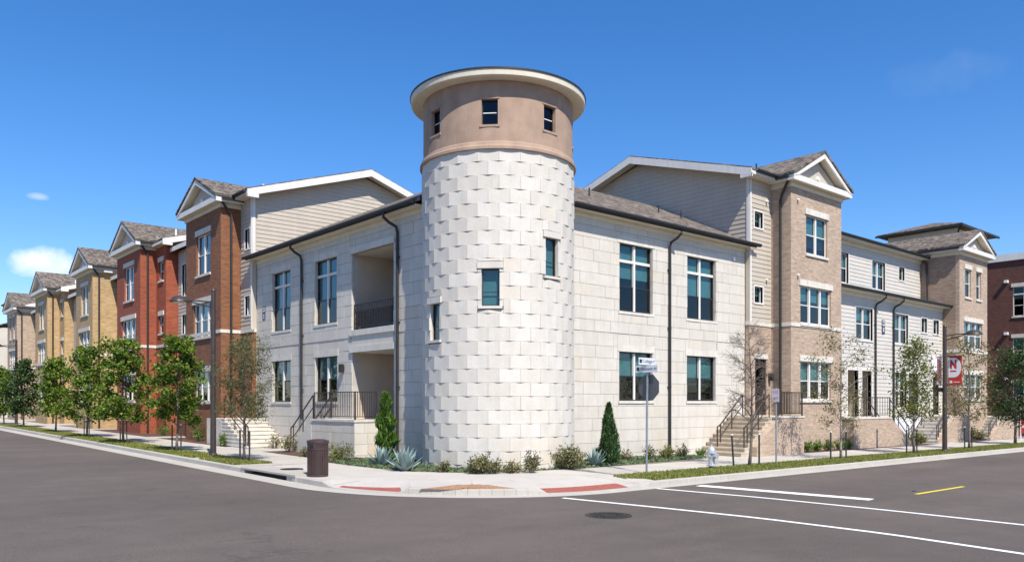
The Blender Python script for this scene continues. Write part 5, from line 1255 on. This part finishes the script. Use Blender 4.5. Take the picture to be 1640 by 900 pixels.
# ------------------------------------------------------------------ street furniture
def text_mesh(txt, size, mat, name, parent, origin, ux, uz, depth_=.003, bold=0.0, sx=1.0):
    """flat lettering laid in the plane spanned by ux (reading direction) and uz (up)"""
    cu = bpy.data.curves.new('t', 'FONT'); cu.body = txt; cu.size = size; cu.align_x = 'CENTER'; cu.align_y = 'CENTER'; cu.extrude = depth_/2; cu.offset = bold; cu.resolution_u = 3
    ob = bpy.data.objects.new('t', cu); COL.objects.link(ob); bpy.context.view_layer.update()
    me = bpy.data.meshes.new_from_object(ob.evaluated_get(bpy.context.evaluated_depsgraph_get())); bpy.data.objects.remove(ob)
    ux = Vector(ux).normalized(); uz = Vector(uz).normalized(); nz = ux.cross(uz); off_ = Vector((0, 0, 0)); p = parent
    while p: off_ = off_+Vector(p.location); p = p.parent
    O = Vector(origin)-off_
    for v in me.vertices: v.co = O+ux*v.co.x*sx+uz*v.co.y+nz*v.co.z
    me.name = name; me.materials.clear(); me.materials.append(M[mat]); o = bpy.data.objects.new(name, me); COL.objects.link(o); o.parent = parent; return o
def street_lamp(label, x, y, H, d, L, rise, r=.11):
    z = ground_z(x, y); t = thing('street_lamp', label, 'street lamp', (x, y, z), 'bronze street lamps'); d = Vector((d[0], d[1], 0))
    Bd().tube([(x, y, z-.05), (x, y, z+H*.5), (x, y, z+H)], [r, r*.86, r*.72], 10).build('pole', 'bronze_metal', t)
    Bd().lathe(x, y, [(r*1.02, z), (r*1.5, z), (r*1.5, z+.03), (r*1.25, z+.1), (r*1.02, z+.12)], 14).build('base_plate', 'bronze_metal', t)
    Bd().lathe(x, y, [(r*.72, z+H), (r*.85, z+H+.01), (r*.6, z+H+.06), (.01, z+H+.09)], 12).build('cap', 'bronze_metal', t)
    P = Vector((x, y, z+H)); hc = P+d*L+Vector((0, 0, -.45+rise))
    for k, o_ in (('arm', -.42), ('brace', -.62)): Bd().tube([P+Vector((0, 0, o_)), P+d*L*.5+Vector((0, 0, (o_-.45+rise)/2+.02)), hc-d*.2], .026, 7).build(k, 'bronze_metal', t)
    hd = Bd().lathe(hc.x, hc.y, [(.02, hc.z+.14), (.14, hc.z+.13), (.25, hc.z+.08), (.34, hc.z-.02), (.36, hc.z-.07), (.30, hc.z-.08), (.05, hc.z-.075)], 24).build('lamp_head', 'bronze_metal', t, smooth=False)
    Bd().lathe(hc.x, hc.y, [(.24, hc.z-.082), (.22, hc.z-.10), (.05, hc.z-.105)], 20).build('lens', 'fixture_white', hd)
    return t
x, y = -4.68, on_x(341.5, -4.68)
street_lamp('tall bronze street lamp on the left verge before the brown brick bay', x, y, z_at(x, y, 466)-ground_z(x, y), (-1, 0), 1.2, .02)
y2 = on_x(26, -4.6); street_lamp('distant bronze street lamp near the left picture edge', -4.6, y2, 6.3, (-1, 0), 1.2, .0)
xr = on_y(1513, -5.35); yr = -5.35
street_lamp('bronze street lamp with red banner on the right verge', xr, yr, z_at(xr, yr, 523)-ground_z(xr, yr), (0, -1), 1.2, .08)
# banner with white disc and red letter, facing along the street
bz1, bz0 = z_at(xr, yr, 571), z_at(xr, yr, 616); bw = .56
bn = thing('banner', 'red lamp post banner with white half disc and red letter N', 'banner', (xr, yr-.15-bw/2, bz0))
y0 = yr-.16; y1 = y0-bw; xb = xr
Bd().box(xb-.006, xb+.006, y1, y0, bz0, bz1).build('cloth', 'banner_red', bn)
for z in (bz0-.012, bz1+.012): Bd().tube([(xb, yr-.09, z), (xb, y1-.02, z)], .012, 6).build('bracket_rod', 'black_metal', bn)
cz = bz0+(bz1-bz0)*.60; rz_ = (bz1-bz0)*.345; n = 30
def disc(pts_fn, mat, nm, xo=xb-.0075):
    P = pts_fn; Bd().prism([(xo, a, b_) for a, b_ in P], [(xo-.003, a, b_) for a, b_ in P]).build(nm, mat, bn)
disc([(y0-.002, cz-rz_)]+[(y0-bw*.42-bw*.54*math.sin(math.pi*i/n), cz-rz_*math.cos(math.pi*i/n)) for i in range(n+1)]+[(y0-.002, cz+rz_)], 'banner_white', 'white_disc')
text_mesh('N', .50, 'banner_red', 'letter', bn, (xb-.0125, y0-.21, cz+.13), (0, -1, 0), (0, 0, 1), bold=.03, sx=.72)
Bd().box(xb-.0135, xb-.0107, y0-.33, y0-.08, cz-.19, cz-.125).build('underline', 'banner_red', bn)
Bd().box(xb-.0105, xb-.0075, y0-.16, y0-.05, bz0+.07, bz0+.18).build('small_emblem', 'banner_white', bn)
Bd().box(xb-.0105, xb-.0075, y0-.48, y0-.22, bz0+.10, bz0+.13).build('small_line', 'banner_white', bn)
b2 = thing('banner', 'narrow banner with slanted red and white stripes left of the lamp post', 'banner', (xr, yr+.3, bz0))
ya, yb = yr+.13, yr+.33
Bd().box(xb-.006, xb+.006, ya, yb, bz0+.02, bz1).build('cloth', 'banner_white', b2)
for i in range(9):
    z = bz0+.06+i*(bz1-bz0-.3)/8.4; Bd().prism([(xb-.0075, yb, z+.16), (xb-.0075, ya, z-.03), (xb-.0075, ya, z+.04), (xb-.0075, yb, z+.23)], [(xb-.0105, yb, z+.16), (xb-.0105, ya, z-.03), (xb-.0105, ya, z+.04), (xb-.0105, yb, z+.23)]).build('stripe', 'banner_red', b2)
for z in (bz0+.01, bz1+.012): Bd().tube([(xb, yr+.08, z), (xb, yb+.02, z)], .012, 6).build('bracket_rod', 'black_metal', b2)
zc = z_at(xr, yr, 624); cbx = thing('camera_box', 'small black fixture clamped to the banner lamp post', 'fixture', (xr, yr+.25, zc)); Bd().box(xr-.1, xr+.1, yr+.1, yr+.42, zc-.08, zc+.1).build('housing', 'black_metal', cbx); Bd().box(xr-.05, xr+.05, yr+.42, yr+.52, zc+.02, zc+.12).build('hood', 'black_metal', cbx)
# stop sign seen from behind, with street name blades
sx_, sy_ = gp_(1035.5, 757); z = ground_z(sx_, sy_); st = thing('stop_sign', 'back of an octagonal stop sign with street name blades on a steel post', 'street sign', (sx_, sy_, z))
Bd().tube([(sx_, sy_, z-.1), (sx_+.02, sy_, z+2.0), (sx_+.05, sy_, z_at(sx_, sy_, 594))], .032, 8).build('post', 'galvanised', st)
zc = z_at(sx_, sy_, 620); ro = .42; xs = sx_+.08
oc = [(sy_-.02+ro*math.cos(math.pi/8+i*math.pi/4), zc+ro*math.sin(math.pi/8+i*math.pi/4)) for i in range(8)]
Bd().prism([(xs, a, b_) for a, b_ in oc], [(xs+.004, a, b_) for a, b_ in oc]).build('octagon', 'sign_back', st)
oc2 = [(sy_-.02+(a-sy_+.02)*.97, zc+(b_-zc)*.97) for a, b_ in oc]
Bd().prism([(xs+.0045, a, b_) for a, b_ in oc2], [(xs+.006, a, b_) for a, b_ in oc2]).build('red_face', 'banner_red', st)
text_mesh('STOP', .3, 'banner_white', 'lettering', st, (xs+.008, sy_-.02, zc), (0, 1, 0), (0, 0, 1), bold=.01)
za, zb_ = z_at(sx_, sy_, 578.5), z_at(sx_, sy_, 590.5)
o = Bd().box(sx_-.36, sx_+.40, sy_-.006, sy_+.006, za-.105, za+.105).build('name_blade', 'blade_white', st)
text_mesh('College', .145, 'sign_blue', 'lettering', o, (sx_+.03, sy_-.009, za), (1, 0, 0), (0, 0, 1)); text_mesh('ST', .09, 'sign_blue', 'lettering', o, (sx_+.33, sy_-.009, za), (1, 0, 0), (0, 0, 1)); Bd().box(sx_-.33, sx_-.22, sy_-.0095, sy_-.0065, za-.055, za+.055).build('emblem', 'window_black', o)
o = Bd().box(sx_-.006, sx_+.006, sy_-.42, sy_+.42, zb_-.105, zb_+.105).build('name_blade', 'blade_white', st)
text_mesh('Patterson', .125, 'sign_blue', 'lettering', o, (sx_-.009, sy_+.0, zb_), (0, -1, 0), (0, 0, 1)); text_mesh('AV', .09, 'sign_blue', 'lettering', o, (sx_-.009, sy_-.34, zb_), (0, -1, 0), (0, 0, 1)); Bd().box(sx_-.0095, sx_-.0065, sy_+.27, sy_+.38, zb_-.055, zb_+.055).build('emblem', 'window_black', o)
Bd().box(sx_-.02, sx_+.02, sy_-.02, sy_+.02, za-.105-.03, za-.106).build('clamp', 'galvanised', st)
# small parking sign
x, y = gp_(1243, 742); z = ground_z(x, y); pk = thing('parking_sign', 'small pale parking sign on a thin post right of the bare tree', 'street sign', (x, y, z))
Bd().tube([(x, y, z-.1), (x, y, z_at(x, y, 621))], .03, 7).build('post', 'galvanised', pk); zt = z_at(x, y, 633)
Bd().box(x-.035, x-.031, y-.14, y+.14, zt-.23, zt+.23).build('panel', 'sign_lilac', pk); Bd().box(x-.0375, x-.0355, y-.11, y+.11, zt+.06, zt+.19).build('printed_block', 'sign_purple', pk); Bd().box(x-.0375, x-.0355, y-.09, y+.09, zt-.13, zt-.05).build('printed_line', 'sign_purple', pk)
# fire hydrant
x, y = gp_(1139.5, 750.5); z = ground_z(x, y); hy = thing('fire_hydrant', 'silver fire hydrant on the verge left of the bare tree', 'hydrant', (x, y, z))
Bd().lathe(x, y, [(.09, z-.05), (.09, z+.1)], 14).build('buried_base', 'black_metal', hy)
Bd().lathe(x, y, [(.15, z+.10), (.15, z+.135), (.105, z+.14), (.10, z+.30), (.112, z+.42), (.125, z+.5), (.16, z+.505), (.16, z+.54), (.125, z+.545)], 18).build('barrel', 'hydrant_silver', hy)
Bd().lathe(x, y, [(.135, z+.546), (.13, z+.6), (.11, z+.66), (.07, z+.71), (.035, z+.73), (.035, z+.79), (.01, z+.79)], 16).build('bonnet', 'hydrant_silver', hy)
for d, rr_, l in (((1, 0), .055, .2), ((-1, 0), .055, .2), ((0, -1), .075, .22)):
    A = Vector((x, y, z+.42)); D = Vector((d[0], d[1], 0)); o = Bd().tube([A+D*.08, A+D*l*.8], rr_, 10).build('nozzle', 'hydrant_silver', hy); Bd().tube([A+D*l*.8, A+D*l], rr_*1.3, 8).build('cap', 'hydrant_silver', o)
for i in range(8): a = i*math.pi/4; Bd().lathe(x+.14*math.cos(a), y+.14*math.sin(a), [(.012, z+.495), (.012, z+.55)], 6).build('bolt', 'hydrant_silver', hy)
# litter bin with vertical slats
x, y = gp_(509, 762.5); z = ground_z(x, y)+.005; tb = thing('trash_can', 'dark brown slatted trash can on the pale corner pavement', 'trash can', (x, y, z))
Bd().lathe(x, y, [(.27, z), (.285, z+.02), (.285, z+.06), (.24, z+.07)], 28).build('base', 'trash_brown', tb)
Bd().lathe(x, y, [(.258, z+.05), (.258, z+.93)], 28).build('liner', 'window_black', tb)
a_open = math.atan2(CAM[1]-y, CAM[0]-x)-.62
for i in range(34):
    a = 2*math.pi*i/34; d = Vector((math.cos(a), math.sin(a), 0)); s = Vector((-d.y, d.x, 0)); P = Vector((x, y, z)); da = abs((a-a_open+math.pi) % (2*math.pi)-math.pi)
    top = .74 if da < .42 else .91
    c = lambda zz: [P+d*.262-s*.018+Vector((0, 0, zz)), P+d*.262+s*.018+Vector((0, 0, zz)), P+d*.284+s*.017+Vector((0, 0, zz)), P+d*.284-s*.017+Vector((0, 0, zz))]
    Bd().prism(c(.07), c(top)).build('slat', 'trash_brown', tb)
for zz in (.745, .90): Bd().lathe(x, y, [(.262, z+zz), (.292, z+zz), (.292, z+zz+.035), (.262, z+zz+.035)], 34, False).build('band', 'trash_brown', tb)
d = Vector((math.cos(a_open), math.sin(a_open), 0)); s = Vector((-d.y, d.x, 0)); P = Vector((x, y, z+.84))
pl = Bd(); ang_ = [(-.4+.1*i) for i in range(9)]
for i in range(8):
    q = []
    for (aa, rr_) in ((ang_[i], .262), (ang_[i+1], .262), (ang_[i+1], .286), (ang_[i], .286)): dd = Vector((math.cos(a_open+aa), math.sin(a_open+aa), 0)); q.append(dd*rr_)
    pl.hexa([Vector((x, y, z+.78))+v for v in q]+[Vector((x, y, z+.90))+v for v in q])
pl.build('opening_plate', 'trash_brown', tb)
Bd().prism([P+d*.287+(s*math.cos(t*.3142)+Vector((0, 0, 1))*math.sin(t*.3142))*.06 for t in range(20)], [P+d*.294+(s*math.cos(t*.3142)+Vector((0, 0, 1))*math.sin(t*.3142))*.06 for t in range(20)]).build('opening', 'window_black', tb)
Bd().lathe(x, y, [(.295, z+.936), (.305, z+.95), (.30, z+.985), (.18, z+1.02), (.02, z+1.03)], 28).build('lid', 'trash_brown', tb)
# red and white sign at the far right
y = -3.2; x = on_y(1636, y)-.15; z = ground_z(x, y); rs_ = thing('sale_sign', 'small red and white sign at the right edge beyond the dense tree', 'sign', (x, y, z))
Bd().bar((x, y, z-.1), (x, y, z+1.6), .03, .03).build('post', 'banner_white', rs_); Bd().box(x-.02, x+.02, y-.42, y-.035, z+.45, z+1.35).build('panel', 'banner_red', rs_); Bd().box(x-.024, x-.0205, y-.40, y-.06, z+.78, z+.92).build('white_stripe', 'banner_white', rs_)
